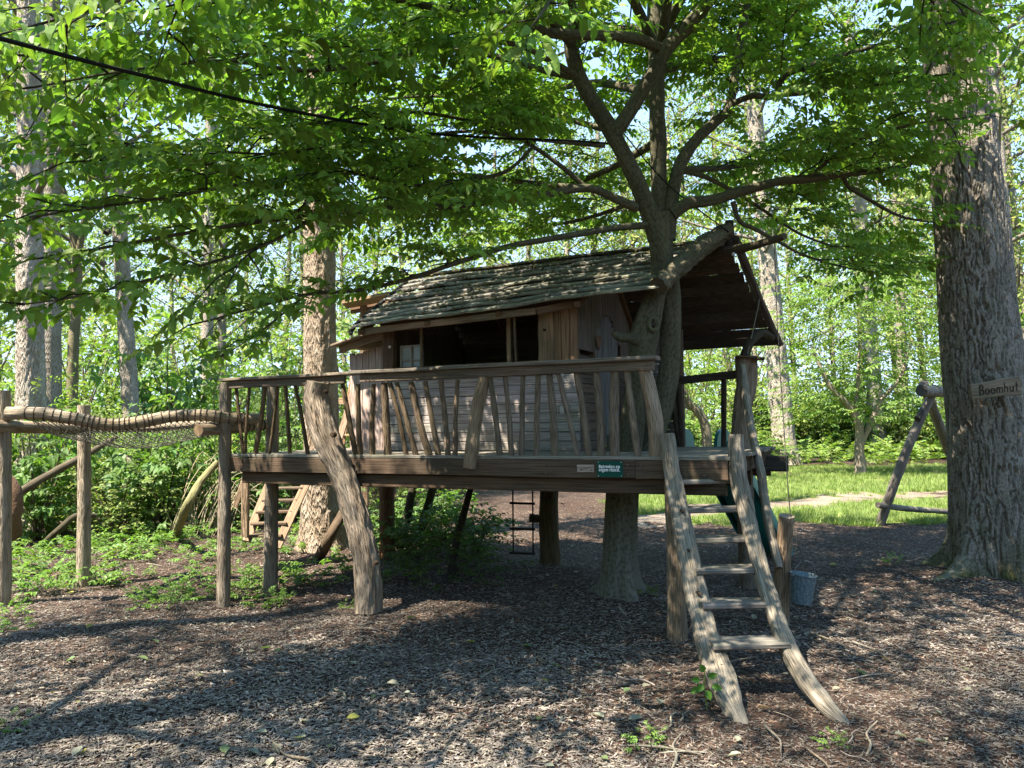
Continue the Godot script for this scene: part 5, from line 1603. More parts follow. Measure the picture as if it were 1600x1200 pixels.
func trunk_only(t: Node3D, r: float, h: float, lean: Vector3, c1: Color, c2: Color, sides: int, bark: float, sd: float) -> void:
	var pts := []
	var rr := []
	for y in [-0.15, 0.1, 0.3, 0.6, 1.1, 1.9, 3.2, 5.2, 8.0, 11.5, 15.5, 19.5]:
		var f := clampf(y / h, 0.0, 1.0)
		pts.append(Vector3(0, y, 0) + lean * f)
		rr.append(r * (lerpf(1.0, 0.42, f) + 0.72 * exp(-maxf(y + 0.15, 0.0) / 0.42)))
	part("trunk", log_mesh(pts, rr, {"sides": sides, "step": 0.045 if bark > 0.0 else 0.5, "amp": 0.06, "freq": 1.2, "bark": bark, "col": c1, "col2": c2, "seed": sd, "cap": false}, "bark"), t)


func make_crown_kinds() -> void:
	# a poplar crown of height 1 starting at 0.22; ascending limbs and clumps of leaves about them
	for k in 3:
		var tw := MB.new()
		var xf := []
		var cl := []
		for i in 26:
			var h := lerpf(5.0, 18.0, pow(i / 26.0, 0.9))
			var a := TAU * i * 0.382 + k
			var reach := lerpf(3.4, 1.5, i / 26.0) * rng.randf_range(0.7, 1.15)
			var dir := Vector3(cos(a), rng.randf_range(0.25, 0.9), sin(a)).normalized()
			var p0 := Vector3(0, h, 0)
			var p1 := p0 + dir * reach * 0.5
			var p2 := p0 + dir * reach + Vector3(0, 0.2, 0)
			sweep(tw, [p0, p1, p2], [0.07, 0.045, 0.012], {"sides": 5, "step": 0.8, "amp": 0.0, "col": Color(0.2, 0.18, 0.15), "cap": false})
			for j in 13:
				var f := rng.randf_range(0.25, 1.08)
				var p := p0.lerp(p2, f) + Vector3(rng.randfn(), rng.randfn() * 0.8, rng.randfn()) * 0.42
				xf.append(Transform3D(Basis.from_euler(Vector3(rng.randf() * 0.6, rng.randf() * TAU, rng.randf() * 0.6)).scaled(Vector3.ONE * rng.randf_range(0.7, 1.2)), p))
				cl.append(vary(Color(0.235, 0.30, 0.08), 0.3))
		var mm := scatter("crown", clump_mesh(40 + k, 18, 0.40, 0.125, "far_leaf"), xf, cl, self, "")
		remove_child(mm)
		crown_kinds.append([mm, tw.mesh(M["smooth_bark"])])

func poplar(base: Vector3, r: float, h: float, lean: Vector3, label: String, group: String, c1 := Color(0.30, 0.265, 0.22), c2 := Color(0.40, 0.36, 0.31), sides := 12, bark := 0.0, crown_scale := 1.0, called := "poplar_tree", full := false) -> Node3D:
	var t := thing(called, label, "tree", base, group)
	trunk_only(t, r, h, lean, c1, c2, sides, bark, rng.randf() * 30.0)
	var kind: Array = crown_kinds[rng.randi() % 3]
	var c: MultiMeshInstance3D = kind[0].duplicate()
	c.name = "crown"
	t.add_child(c, true)
	c.set_meta("kind", "stuff")
	var s := h / 20.0
	c.transform = Transform3D(Basis(Vector3.UP, rng.randf() * TAU).scaled(Vector3(s * crown_scale, s, s * crown_scale)), lean * 0.5)
	var b := part("branches", kind[1], t)
	b.transform = c.transform
	if full:
		var more: MultiMeshInstance3D = crown_kinds[(rng.randi() + 1) % 3][0].duplicate()
		more.name = "crown_001"
		t.add_child(more, true)
		more.set_meta("kind", "stuff")
		more.transform = Transform3D(Basis(Vector3.UP, rng.randf() * TAU).scaled(Vector3(s * crown_scale, s, s * crown_scale)), Vector3(0, -0.6, 0))
	return t

func make_shrub_kinds() -> void:
	for k in 4:
		var xf := []
		var cl := []
		var st := MB.new()
		for i in 9:
			var a := TAU * i * 0.382
			var e := Vector3(cos(a) * rng.randf_range(0.2, 0.8), rng.randf_range(0.9, 1.7), sin(a) * rng.randf_range(0.2, 0.8))
			sweep(st, [Vector3(0, -0.1, 0), e * 0.5 + Vector3(0, 0.1, 0), e], [0.018, 0.012, 0.004], {"sides": 4, "step": 0.5, "amp": 0.0, "col": Color(0.12, 0.1, 0.06), "cap": false})
			for j in 26:
				var f := rng.randf_range(0.15, 1.0)
				var p := e * f + Vector3(rng.randfn() * 0.24, rng.randfn() * 0.16, rng.randfn() * 0.24)
				p.y = maxf(p.y, 0.05)
				var d := Vector3(p.x + rng.randfn() * 0.4, rng.randf_range(-0.2, 0.5), p.z + rng.randfn() * 0.4)
				xf.append(spray_at(p, d, 0.5, rng.randf_range(0.6, 1.1)))
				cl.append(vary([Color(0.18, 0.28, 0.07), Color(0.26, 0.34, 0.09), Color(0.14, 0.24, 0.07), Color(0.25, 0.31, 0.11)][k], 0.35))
		var mm := scatter("foliage", spray_mesh(60 + k, [7, 9, 6, 10][k], [0.30, 0.34, 0.26, 0.36][k], [0.09, 0.07, 0.125, 0.06][k], [0.05, 0.03, 0.08, 0.038][k], "leaf", 0.6, 0.4), xf, cl, self, "")
		remove_child(mm)
		shrub_kinds.append([mm, st.mesh(M["smooth_bark"])])

func shrub(base: Vector3, sx: float, sy: float, label: String, group: String, k := -1, called := "shrub") -> Node3D:
	var t := thing(called, label, "shrub", base, group)
	var kind: Array = shrub_kinds[rng.randi() % 4 if k < 0 else k]
	var c: MultiMeshInstance3D = kind[0].duplicate()
	c.name = "foliage"
	t.add_child(c, true)
	c.set_meta("kind", "stuff")
	c.transform = Transform3D(Basis(Vector3.UP, rng.randf() * TAU).scaled(Vector3(sx, sy, sx)), Vector3.ZERO)
	var b := part("stems", kind[1], t)
	b.transform = c.transform
	return t

func small_tree(called: String, base: Vector3, forks: Array, label: String, cc: Color, spread: float, low: float, high: float, n: int, group := "") -> Node3D:
	var t := thing(called, label, "tree", base, group)
	for f in forks:
		var pts := []
		for q in f[0]:
			pts.append(q)
		part("trunk" if f == forks[0] else "limb", log_mesh(pts, f[1], {"sides": 10, "amp": 0.12, "step": 0.15, "col": cc, "col2": cc * 1.35, "seed": rng.randf() * 9.0}, "smooth_bark"), t)
	var xf := []
	var cl := []
	var tops := []
	for f in forks:
		tops.append(f[0][f[0].size() - 1])
	for i in n:
		var c: Vector3 = tops[rng.randi() % tops.size()]
		var p := Vector3(c.x * 0.7, lerpf(low, high, rng.randf()), c.z * 0.7) + Vector3(rng.randfn(), 0, rng.randfn()) * spread * 0.5
		var d := Vector3(p.x + rng.randfn() * 0.6, rng.randf_range(-0.4, 0.3), p.z + rng.randfn() * 0.6)
		xf.append(spray_at(p, d, 0.45, rng.randf_range(0.8, 1.5)))
		cl.append(vary(Color(0.19, 0.28, 0.07), 0.3))
	scatter("crown", spray_mesh(80, 9, 0.42, 0.10, 0.05, "leaf", 0.45, 0.4), xf, cl, t)
	return t

func ground_at(px: float, z: float) -> Vector3:
	var p := at(px, 665.0, z)
	return Vector3(p.x, ground_y(p.x, p.z), p.z)

func build_woods() -> void:
	make_crown_kinds()
	make_shrub_kinds()
	var pale := Color(0.34, 0.30, 0.255)
	var pale2 := Color(0.45, 0.41, 0.36)
	poplar(ground_at(52, 13.0), 0.235, 21.0, Vector3(-0.5, 0, 0), "thick pale furrowed poplar nearest at the far left", "", pale, pale2, 64, 0.018)
	poplar(ground_at(80, 16.5), 0.24, 21.0, Vector3(-0.3, 0, 0), "grey poplar just right of and behind the thick leftmost one", "", pale * 0.8, pale2 * 0.8)
	poplar(ground_at(214, 18.0), 0.20, 22.0, Vector3(-1.6, 0, 0), "pale poplar leaning left above the net bridge", "", pale, pale2, 36, 0.012)
	poplar(ground_at(503, 10.4), 0.235, 19.0, Vector3(-0.05, 0, 0.4), "brown barked trunk standing close behind the twisted post", "", Color(0.265, 0.21, 0.155), Color(0.36, 0.30, 0.24), 64, 0.013, 0.45)
	poplar(ground_at(322, 28.0), 0.24, 22.0, Vector3(0.1, 0, 0), "slim grey poplar far behind the left deck post", "", pale, pale2)
	poplar(ground_at(344, 31.0), 0.20, 21.0, Vector3(0.2, 0, 0), "thin darker poplar beside the slim grey one far behind", "", pale * 0.7, pale2 * 0.7)
	poplar(ground_at(1226, 29.0), 0.42, 25.0, Vector3(-1.4, 0, 0), "tall pale poplar with flared foot across the lawn, right of the hut roof", "", pale, pale2, 48, 0.016)
	poplar(ground_at(1372, 33.0), 0.34, 25.0, Vector3(-0.9, 0, 0), "pale poplar behind the small white stemmed tree across the lawn", "", pale * 1.05, pale2 * 1.05, 32, 0.012)
	poplar(ground_at(1412, 40.0), 0.30, 24.0, Vector3(0.2, 0, 0), "grey forked poplar left of the big right trunk far behind", "", pale * 0.8, pale2 * 0.8)
	poplar(ground_at(1592, 22.0), 0.26, 23.0, Vector3(-0.6, 0, 0), "pale poplar right of the big furrowed trunk at the frame edge", "", pale, pale2)
	# forked slender tree at the upper left
	var fb := ground_at(112, 17.5)
	small_tree("forked_tree", fb, [[[Vector3(0, -0.1, 0), Vector3(0, 3, 0), Vector3(0.05, 5.6, 0), Vector3(-0.35, 7.4, 0), Vector3(-0.9, 9.6, 0)], [0.14, 0.12, 0.10, 0.07, 0.03]],
		[[Vector3(0.04, 5.4, 0), Vector3(0.35, 7.2, 0.1), Vector3(0.5, 10.0, 0.1)], [0.08, 0.06, 0.03]],
		[[Vector3(0.3, 6.6, 0.1), Vector3(0.9, 7.8, 0), Vector3(1.5, 9.2, 0)], [0.05, 0.035, 0.015]],
		[[Vector3(0.02, 5.2, 0), Vector3(-0.8, 6.8, 0.1), Vector3(-1.2, 8.0, 0.1)], [0.05, 0.035, 0.015]]],
		"slender forked tree between the two left poplars", Color(0.19, 0.165, 0.10), 2.2, 5.0, 12.0, 260)
	# the small tree on the lawn
	small_tree("small_lawn_tree", on_ground(1345, 741), [[[Vector3(0, -0.1, 0), Vector3(-0.02, 0.7, 0), Vector3(0.0, 1.5, 0), Vector3(-0.25, 2.0, 0), Vector3(-0.9, 2.7, 0.1), Vector3(-1.4, 3.9, 0.1)], [0.19, 0.14, 0.12, 0.10, 0.07, 0.03]],
		[[Vector3(0.05, 0.9, 0), Vector3(0.35, 1.5, 0), Vector3(0.7, 2.2, 0), Vector3(1.3, 2.9, 0), Vector3(1.7, 4.0, 0)], [0.09, 0.085, 0.07, 0.05, 0.03]],
		[[Vector3(-0.1, 1.8, 0), Vector3(0.0, 3.0, 0.1), Vector3(0.1, 4.6, 0.1)], [0.07, 0.05, 0.02]]],
		"small bushy tree with pale patchy stem standing on the lawn", Color(0.27, 0.225, 0.18), 1.9, 1.6, 6.2, 1150)
	small_tree("crooked_tree", ground_at(1098, 21.0), [[[Vector3(0, -0.1, 0), Vector3(0.1, 1.0, 0), Vector3(0.0, 1.7, 0), Vector3(-0.45, 2.3, 0), Vector3(-0.75, 3.2, 0)], [0.16, 0.14, 0.13, 0.11, 0.05]],
		[[Vector3(-0.3, 2.0, 0), Vector3(-0.9, 2.3, 0), Vector3(-1.4, 3.4, 0)], [0.07, 0.05, 0.02]]],
		"crooked stemmed small tree seen through the gap beside the porch post", Color(0.15, 0.125, 0.09), 1.6, 2.2, 5.2, 260)
	# filling of the wood behind
	var wood := "poplars of the wood far behind"
	for i in 38:
		var px := -120.0 + 1840.0 * fmod(i * 0.618, 1.0)
		var z := 27.0 + 34.0 * fmod(i * 0.381 + 0.13, 1.0)
		if px > 1170 and px < 1480 and z < 40.0:
			z += 14.0
		var r := rng.randf_range(0.13, 0.26)
		var tone := rng.randf_range(0.7, 1.1)
		var p := poplar(ground_at(px, z), r, rng.randf_range(17.0, 25.0), Vector3(rng.randf_range(-1.5, 1.5), 0, 0), "slender pale poplar far behind the clearing", wood, pale * tone, pale2 * tone, 8, 0.0, rng.randf_range(0.8, 1.2), "slender_poplar")
		tell_apart(p, px, "%s slender far poplar" % ("dull" if tone < 0.9 else "pale"), ZONES)
	# the wood goes on all round the clearing, as a mass of sunlit leaves
	var wx := []
	var wc := []
	for i in 22000:
		var a := rng.randf() * TAU
		var ahead := cos(a) > 0.2
		var d := (rng.randf_range(40.0, 75.0) if ahead else rng.randf_range(22.0, 40.0))
		var h := (17.0 if ahead else 6.0) * pow(rng.randf(), 0.85)
		var x := sin(a) * d
		var z := -cos(a) * d
		if ahead and nz.get_noise_3d(x * 0.09, h * 0.16, z * 0.09) < lerpf(-0.45, -0.02, clampf(h / 11.0, 0.0, 1.0)):
			continue
		wx.append(Transform3D(Basis.from_euler(Vector3(rng.randf() * 0.6, rng.randf() * TAU, rng.randf() * 0.6)).scaled(Vector3.ONE * rng.randf_range(0.8, 1.3)), Vector3(x, h + 0.3, z)))
		wc.append(vary(Color(0.26, 0.33, 0.10), 0.35))
	tag(scatter("woodland", clump_mesh(55, 26, 0.95, 0.26, "far_leaf"), wx, wc, self), "light green leaves of the wood all round the clearing", "woodland")
	# two trees out of frame on the sun's side, whose shade lies over the foreground
	poplar(Vector3(-8.5, 0, -2.8), 0.3, 17.0, Vector3.ZERO, "poplar left of the frame shading the mulch", "", pale, pale2, 12, 0.0, 0.8)
	poplar(Vector3(-5.4, 0, -2.1), 0.26, 16.0, Vector3.ZERO, "poplar just outside the left edge shading the bare mulch", "", pale, pale2, 12, 0.0, 0.95, "poplar_tree", true)
	poplar(Vector3(-2.3, 0, 0.3), 0.3, 18.0, Vector3.ZERO, "poplar behind the viewpoint shading the ladder", "", pale, pale2, 12, 0.0, 0.9, "poplar_tree", true)

func build_plants() -> void:
	# bank of shrubs on the left, behind the bridge
	var gl := "shrubs of the bank behind the net bridge"
	for q in [[-40, 12.0, 1.5, 1.3], [30, 14.5, 1.6, 1.5], [60, 11.6, 1.1, 0.9], [120, 13.0, 1.4, 1.0], [150, 16.0, 1.7, 1.5], [185, 11.8, 1.2, 0.8], [215, 13.8, 1.5, 1.15], [255, 12.2, 1.3, 0.9], [285, 15.5, 1.7, 1.4], [318, 12.6, 1.2, 0.95], [345, 14.0, 1.5, 1.2], [395, 13.0, 1.3, 1.1], [430, 15.5, 1.6, 1.4], [465, 13.5, 1.2, 1.0], [540, 14.0, 1.3, 1.2], [20, 18.5, 1.9, 1.9], [100, 20.0, 2.0, 2.0], [260, 19.5, 2.0, 1.8], [380, 19.0, 2.0, 1.8], [470, 20.0, 2.0, 2.0], [560, 19.0, 1.8, 1.6], [-110, 15.0, 2.0, 2.0]]:
		var tall: float = q[3] * rng.randf_range(0.75, 1.55)
		tell_apart(shrub(ground_at(q[0], q[1]), q[2] * rng.randf_range(0.75, 1.05), tall, "leafy shrub in the overgrown bank", gl), q[0], "%s leafy bank shrub" % ("tall" if tall > 1.35 else "low"), ZONES)
	# behind the deck
	var gm := "shrubs in the sun beyond the deck"
	for q in [[640, 17.5, 1.5, 1.0], [690, 19.0, 1.6, 1.2], [745, 21.0, 1.7, 1.2], [800, 23.0, 1.8, 1.3], [860, 25.0, 1.9, 1.3], [920, 26.5, 2.0, 1.4], [985, 27.5, 2.0, 1.5], [1040, 28.0, 2.0, 1.9], [620, 22.0, 1.8, 1.8], [720, 27.0, 2.2, 2.2], [850, 31.0, 2.4, 2.2], [980, 33.0, 2.4, 2.4], [600, 15.0, 1.2, 1.0]]:
		tell_apart(shrub(ground_at(q[0], q[1]), q[2], q[3], "sunlit green shrub beyond the deck", gm), q[0], "%s sunlit far shrub" % ("tall" if q[3] > 1.6 else "low"), ZONES)
	# edge of the wood across the lawn
	var gr := "shrubs along the far edge of the lawn"
	for i in 30:
		var px := 1050.0 + 580.0 * fmod(i * 0.618 + 0.2, 1.0)
		var z := 28.5 + 8.0 * fmod(i * 0.381, 1.0)
		if absf(px - 1226.0) < 26.0 and z < 31.0:
			z += 3.0
		var s := rng.randf_range(1.6, 2.4)
		var hs := (0.75 + 0.14 * (z - 28.5)) * rng.randf_range(0.9, 1.5)
		tell_apart(shrub(ground_at(px, z), s, hs, "bright green shrub of the wood's edge", gr), px, "%s bright green hedge shrub" % ("tall" if hs > 1.4 else "low"), ZONES)
	# young trees behind
	var gy := "young leafy trees between the poplars"
	for q in [[-60, 24, 3.2, 3.4], [140, 25, 3.0, 3.2], [300, 24, 3.0, 3.0], [440, 26, 3.0, 3.4], [560, 27, 3.2, 3.4], [680, 33, 3.5, 4.0], [790, 36, 3.6, 4.2], [900, 38, 3.6, 4.2], [1010, 38, 3.6, 4.4], [1090, 32, 3.0, 3.4], [1160, 36, 3.2, 3.8], [1310, 44, 3.2, 3.2], [1510, 38, 3.0, 3.2], [1620, 32, 3.2, 3.6]]:
		tell_apart(shrub(ground_at(q[0], q[1]), q[2], q[3], "bushy young tree", gy, -1, "young_tree"), q[0], "bushy young tree", ZONES)
	# dark saplings under the deck
	var sap := thing("dark_sapling", "thin dark leaning stem with bushy leaves under the middle of the deck", "sapling", on_ground(703, 905))
	var o := sap.position
	part("stem", log_mesh([Vector3(0, -0.05, 0), at(712, 850, 8.3) - o, at(724, 805, 8.4) - o, at(736, 760, 8.5) - o], [0.05, 0.042, 0.04, 0.032], {"sides": 9, "amp": 0.15, "col": Color(0.06, 0.05, 0.04)}, "smooth_bark"), sap)
	var xf := []
	var cl := []
	for i in 260:
		var p := Vector3(rng.randfn() * 0.33 - 0.1, absf(rng.randfn()) * 0.32 + 0.04, rng.randfn() * 0.25)
		xf.append(spray_at(p, Vector3(p.x + rng.randfn() * 0.3, 0.1, p.z + rng.randfn() * 0.3), 0.5, rng.randf_range(0.5, 0.9)))
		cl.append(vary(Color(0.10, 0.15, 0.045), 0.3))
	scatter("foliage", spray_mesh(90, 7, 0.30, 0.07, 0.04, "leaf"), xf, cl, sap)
	for q in [["left one of two dark leaning stems seen under the deck", 618, 858, 644, 768], ["right one of two dark leaning stems seen under the deck", 642, 856, 676, 764]]:
		var s := thing("slim_sapling", q[0], "sapling", on_ground(q[1], q[2]))
		o = s.position
		var z: float = 1.6 * F / (q[2] - 667.0)
		part("stem", log_mesh([Vector3(0, -0.05, 0), at((q[1] + q[3]) * 0.5, (q[2] + q[4]) * 0.5, z) - o + Vector3(0.03, 0, 0), at(q[3], q[4], z) - o, at(q[3] + 14, q[4] - 50, z) - o], [0.07, 0.06, 0.055, 0.05], {"sides": 9, "amp": 0.12, "col": Color(0.055, 0.05, 0.035)}, "smooth_bark"), s)
	for q in [[660, 842, 0.62, 0.45], [742, 872, 0.5, 0.42], [600, 850, 0.5, 0.42], [628, 866, 0.55, 0.36], [690, 850, 0.6, 0.5]]:
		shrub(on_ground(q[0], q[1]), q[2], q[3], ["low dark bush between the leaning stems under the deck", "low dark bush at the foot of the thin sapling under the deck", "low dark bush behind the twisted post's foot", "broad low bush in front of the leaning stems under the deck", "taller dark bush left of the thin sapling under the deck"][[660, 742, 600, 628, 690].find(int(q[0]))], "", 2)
	# weeds: clumps on the ground
	var wk := []
	for k in 3:
		var wx := []
		var wc := []
		for i in 26:
			var a := rng.randf() * TAU
			var r := 0.22 * sqrt(rng.randf())
			var p := Vector3(cos(a) * r, rng.randf_range(0.01, 0.16), sin(a) * r)
			wx.append(spray_at(p, Vector3(cos(a), rng.randf_range(0.0, 0.9), sin(a)), 0.4, rng.randf_range(0.35, 0.65)))
			wc.append(vary(Color(0.165, 0.28, 0.06), 0.25))
		var mm := scatter("leaves", spray_mesh(70 + k, 7, 0.22, 0.085, 0.045, "leaf", 0.4, 0.4), wx, wc, self, "")
		remove_child(mm)
		wk.append(mm)
	var weeds := "low green weeds in the mulch left of the deck"
	for q in [[30, 930, 1.2], [75, 925, 1.1], [120, 918, 1.2], [160, 912, 1.0], [40, 905, 1.2], [85, 895, 1.2], [150, 890, 1.0], [245, 948, 0.9], [280, 940, 1.0], [300, 925, 1.0], [325, 905, 0.9], [260, 935, 0.8], [385, 935, 0.8], [410, 945, 0.8], [440, 948, 0.7], [400, 915, 0.9], [375, 900, 0.8], [310, 880, 1.0], [200, 870, 1.2], [230, 860, 1.2], [330, 860, 1.1], [180, 850, 1.3], [270, 850, 1.1], [60, 870, 1.3], [110, 868, 1.3], [5, 890, 1.2], [350, 850, 1.0], [10, 960, 0.7], [20, 985, 0.6], [300, 845, 1.2], [140, 860, 1.2], [240, 845, 1.2], [215, 905, 0.6], [345, 930, 0.7]]:
		var w := thing("weed_clump", "low clump of bright green weeds", "weeds", on_ground(q[0], q[1]), weeds)
		tell_apart(w, q[0], "%s green weed clump" % ("near" if q[1] > 915 else ("farther" if q[1] > 872 else "farthest")), [[130, "left of the middle bridge post"], [345, "between middle bridge post and left deck post"], [3000, "just right of the left deck post"]])
		var c: MultiMeshInstance3D = wk[rng.randi() % 3].duplicate()
		c.name = "leaves"
		w.add_child(c, true)
		c.set_meta("kind", "stuff")
		c.transform = Transform3D(Basis(Vector3.UP, rng.randf() * TAU).scaled(Vector3.ONE * q[2]), Vector3.ZERO)
	for q in [[502, 905, 1.5, "leafy green plant at the foot of the trunk left of the twisted post"], [628, 905, 0.8, "small pale leaved seedling right of the twisted post's foot"], [1010, 930, 0.4, "tiny green weed by the roots of the beech trunk"], [1400, 880, 0.5, "mossy weed left of the big right trunk's roots"], [20, 1140, 0.4, "small weed at the lower left corner of the mulch"], [1300, 1165, 0.3, "tiny seedling in the mulch below the ladder's right foot"], [1010, 1165, 0.4, "small weed at the bottom centre of the mulch"], [545, 950, 0.35, "tuft of grass left of the twisted post's foot"]]:
		var w := thing("weed_clump", q[3], "weeds", on_ground(q[0], q[1]))
		var c: MultiMeshInstance3D = wk[rng.randi() % 3].duplicate()
		c.name = "leaves"
		w.add_child(c, true)
		c.set_meta("kind", "stuff")
		c.scale = Vector3.ONE * float(q[2])
	# the shoot on the ladder string
	var sh := thing("ladder_shoot", "bright green leafy shoot growing at the left ladder string", "plant", at(1104, 1085, 4.24))
	o = sh.position
	var mb := MB.new()
	for q in [[1100, 1050, 4.3, -0.4, 0.8], [1094, 1062, 4.28, -1.0, 0.1], [1106, 1058, 4.28, 0.9, 0.4], [1092, 1074, 4.26, -1.0, -0.5], [1104, 1078, 4.25, 0.3, -0.9], [1112, 1072, 4.25, 1.0, -0.2], [1098, 1068, 4.24, -0.6, -0.7]]:
		leaf(mb, at(q[0], q[1], q[2]) - o, Vector3(q[3], q[4], 0.35), Vector3(0.1, 0.3, 1), 0.058, 0.04, Color(0.11, 0.24, 0.04), 0.1)
	part("leaves", mb.mesh(M["leaf"]), sh)
	part("stem", log_mesh([Vector3(0, -0.12, 0.02), at(1100, 1068, 4.27) - o, at(1101, 1045, 4.3) - o], [0.004, 0.003, 0.002], {"sides": 5, "step": 0.1, "amp": 0.0, "col": Color(0.1, 0.14, 0.03)}, "plain"), sh)
	# dry stalks at the bank
	var dry := thing("dry_brush", "tangle of pale dry arching stalks beside the mossy pole", "dead plant", on_ground(318, 838))
	var dm := MB.new()
	for i in 46:
		var a := rng.randf_range(-2.6, 0.6)
		var p := Vector3(rng.randfn() * 0.25, 0, rng.randfn() * 0.2)
		var e := p + Vector3(cos(a) * rng.randf_range(0.3, 1.1), rng.randf_range(0.5, 1.3), sin(a) * 0.5)
		sweep(dm, [p, p.lerp(e, 0.5) + Vector3(0, 0.25, 0), e, e + Vector3(cos(a) * 0.25, -0.2, 0)], [0.006, 0.005, 0.004, 0.002], {"sides": 4, "step": 0.2, "amp": 0.0, "col": vary(Color(0.36, 0.30, 0.2), 0.25), "cap": false})
	var dp := part("stalks", dm.mesh(M["plain"]), dry)
	dp.set_meta("kind", "stuff")
	# ground cover in the sunny back left
	var gx := []
	var gc := []
	for i in 2600:
		var d := 8.2 + 9.0 * rng.randf()
		var x := d * rng.randf_range(-0.74, -0.24)
		if nz.get_noise_2d(x * 0.8, d * 0.8) < lerpf(0.45, -0.05, clampf((d - 9.0) / 4.0, 0, 1)):
			continue
		gx.append(spray_at(Vector3(x, ground_y(x, -d) + rng.randf_range(0.01, 0.12), -d), Vector3(rng.randfn(), rng.randf_range(0.0, 0.7), rng.randfn()), 0.5, rng.randf_range(0.4, 0.8)))
		gc.append(vary(Color(0.165, 0.265, 0.065), 0.3))
	for i in 2600:
		var d := 27.0 + 9.0 * rng.randf()
		var x := d * rng.randf_range(-0.2, 0.72)
		gx.append(spray_at(Vector3(x, ground_y(x, -d) + rng.randf_range(0.05, 0.7), -d), Vector3(rng.randfn(), rng.randf_range(0.0, 0.7), rng.randfn()), 0.5, rng.randf_range(1.0, 1.9)))
		gc.append(vary(Color(0.22, 0.32, 0.08), 0.3))
	var cover := scatter("ground_cover", spray_mesh(75, 8, 0.26, 0.09, 0.05, "leaf"), gx, gc, self)
	tag(cover, "low leafy ground cover at the feet of the wood", "ground cover")

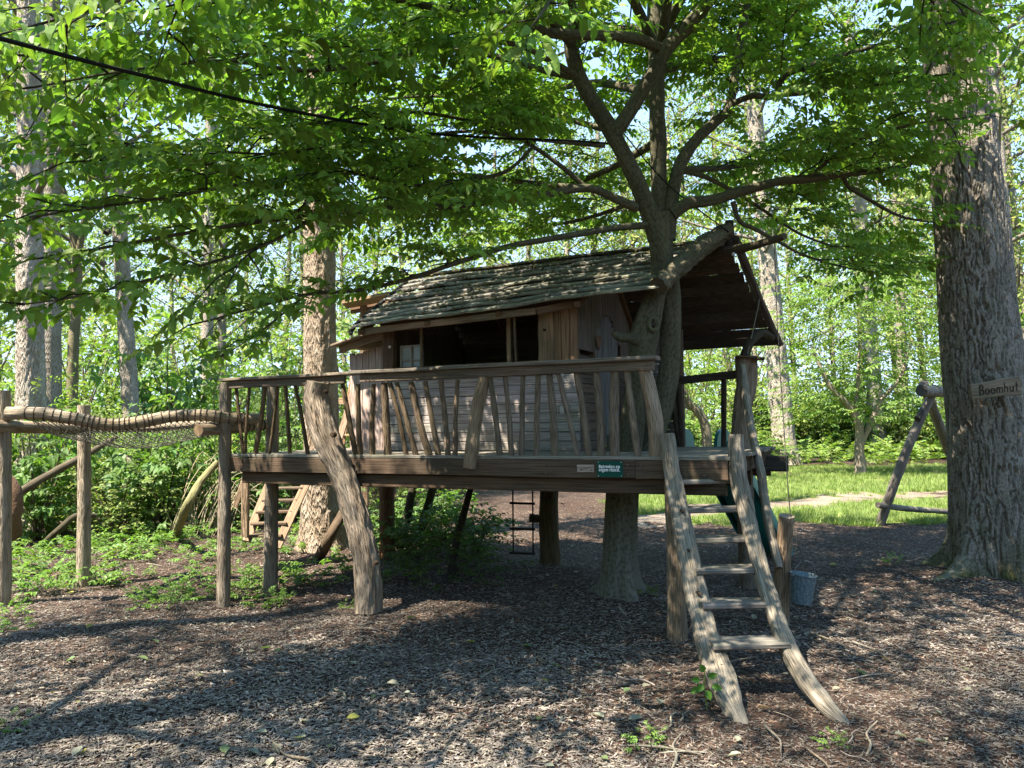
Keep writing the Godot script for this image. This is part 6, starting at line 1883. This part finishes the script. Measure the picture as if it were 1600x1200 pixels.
# ---------------------------------------------------------------- loose things on the ground
func build_litter() -> void:
	var chips := []
	for k in 3:
		var mb := MB.new()
		var l: float = [0.055, 0.04, 0.03][k]
		var w: float = [0.011, 0.015, 0.009][k]
		plank(mb, Vector3(-l * 0.5, 0, 0), Vector3(l * 0.5, 0.003, 0.002), Vector3(0, 0, 1), w, 0.005, Color(1, 1, 1), {"bevel": 0.0015})
		chips.append(mb.mesh(M["chip"]))
	var sets := [[[], []], [[], []], [[], []]]
	for i in 180000:
		var d := 1.0 / lerpf(1.0 / 13.5, 1.0 / 2.3, rng.randf())
		var x := d * rng.randf_range(-0.74, 0.74)
		var k := rng.randi() % 3
		var tread := clampf(1.6 - Vector2(x - 1.5, d - 4.2).length(), 0.0, 1.0)
		if rng.randf() < tread * 0.6:
			continue
		var sc := rng.randf_range(0.35, 0.85) * (1.0 - 0.3 * tread)
		var b := Basis.from_euler(Vector3(rng.randf_range(-0.4, 0.4), rng.randf() * TAU, rng.randf_range(-0.22, 0.22))).scaled(Vector3.ONE * sc)
		sets[k][0].append(Transform3D(b, Vector3(x, ground_y(x, -d) + rng.randf_range(0.002, 0.014), -d)))
		var g := (0.112 + 0.23 * pow(rng.randf(), 2.0)) * (1.0 + 0.32 * nz.get_noise_2d(x * 0.55, d * 0.55 + 7.0) + 0.2 * nz.get_noise_2d(x * 1.9, d * 1.9)) * (1.0 - 0.25 * tread)
		sets[k][1].append(Color(g * 1.09, g * rng.randf_range(0.92, 0.99), g * rng.randf_range(0.76, 0.89)))
	for k in 3:
		var c := scatter("wood_chips", chips[k], sets[k][0], sets[k][1], self)
		tag(c, ["longer bark chips scattered over the playground mulch", "broad wood chips scattered over the playground mulch", "fine wood chips scattered over the playground mulch"][k], "wood chips")
	# fallen leaves
	var lm := MB.new()
	leaf(lm, Vector3(-0.035, 0, 0), Vector3(1, 0.05, 0), Vector3.UP, 0.075, 0.05, Color(1, 1, 1), -0.1)
	var xf := []
	var cl := []
	for i in 420:
		var d := 1.0 / lerpf(1.0 / 12.0, 1.0 / 2.4, rng.randf())
		var x := d * rng.randf_range(-0.7, 0.72)
		if nz.get_noise_2d(x * 0.9 + 3.0, d * 0.9) < -0.05 and rng.randf() < 0.8:
			continue
		xf.append(Transform3D(Basis.from_euler(Vector3(rng.randf_range(-0.3, 0.3), rng.randf() * TAU, rng.randf_range(-0.3, 0.3))).scaled(Vector3.ONE * rng.randf_range(0.4, 1.15)), Vector3(x, ground_y(x, -d) + 0.02, -d)))
		var r := rng.randf()
		cl.append(vary(Color(0.32, 0.32, 0.24) if r < 0.45 else (Color(0.40, 0.37, 0.10) if r < 0.54 else (Color(0.16, 0.22, 0.10) if r < 0.8 else Color(0.25, 0.17, 0.11))), 0.25))
	tag(scatter("fallen_leaves", lm.mesh(M["far_leaf"]), xf, cl, self), "pale, yellow and green fallen leaves lying on the mulch", "leaves")
	# twigs
	var tmb := MB.new()
	sweep(tmb, [Vector3(-0.13, 0, 0), Vector3(-0.05, 0.012, 0.012), Vector3(0.04, 0.006, -0.008), Vector3(0.14, 0.01, 0.02)], [0.004, 0.005, 0.004, 0.0025], {"sides": 5, "step": 0.04, "amp": 0.1, "col": Color(1, 1, 1)})
	var tx := []
	var tc := []
	for i in 130:
		var d := 1.0 / lerpf(1.0 / 11.0, 1.0 / 2.4, rng.randf())
		var x := d * rng.randf_range(-0.7, 0.72)
		tx.append(Transform3D(Basis.from_euler(Vector3(0, rng.randf() * TAU, rng.randf_range(-0.1, 0.1))).scaled(Vector3.ONE * rng.randf_range(0.4, 1.5)), Vector3(x, ground_y(x, -d) + 0.014, -d)))
		tc.append(vary(Color(0.27, 0.235, 0.19), 0.4))
	tag(scatter("fallen_twigs", tmb.mesh(M["chip"]), tx, tc, self), "thin dry twigs lying on the mulch", "twigs")
	# litter on the roof
	var rx := []
	var rc := []
	var T := Transform3D(Basis(Vector3.UP, deck_turn), DECK_AT)
	for i in 900:
		var s := rng.randf_range(0.1, 3.4)
		var q := rng.randf_range(0.03, 0.97)
		if nz.get_noise_2d(s * 1.6, q * 3.0) < -0.1 or s < lerpf(0.3, -0.1, q):
			continue
		var p := T * (roof_front(s, q) + Vector3(0, 0.045, 0.012))
		rx.append(Transform3D(Basis.from_euler(Vector3(0.5, deck_turn + rng.randf() * TAU, rng.randf_range(-0.4, 0.4))).scaled(Vector3.ONE * rng.randf_range(0.3, 0.7)), p))
		rc.append(vary(Color(0.16, 0.12, 0.085), 0.5))
	tag(scatter("roof_litter", lm.mesh(M["far_leaf"]), rx, rc, self), "dry brown leaf litter lying on the front roof slope", "leaves")
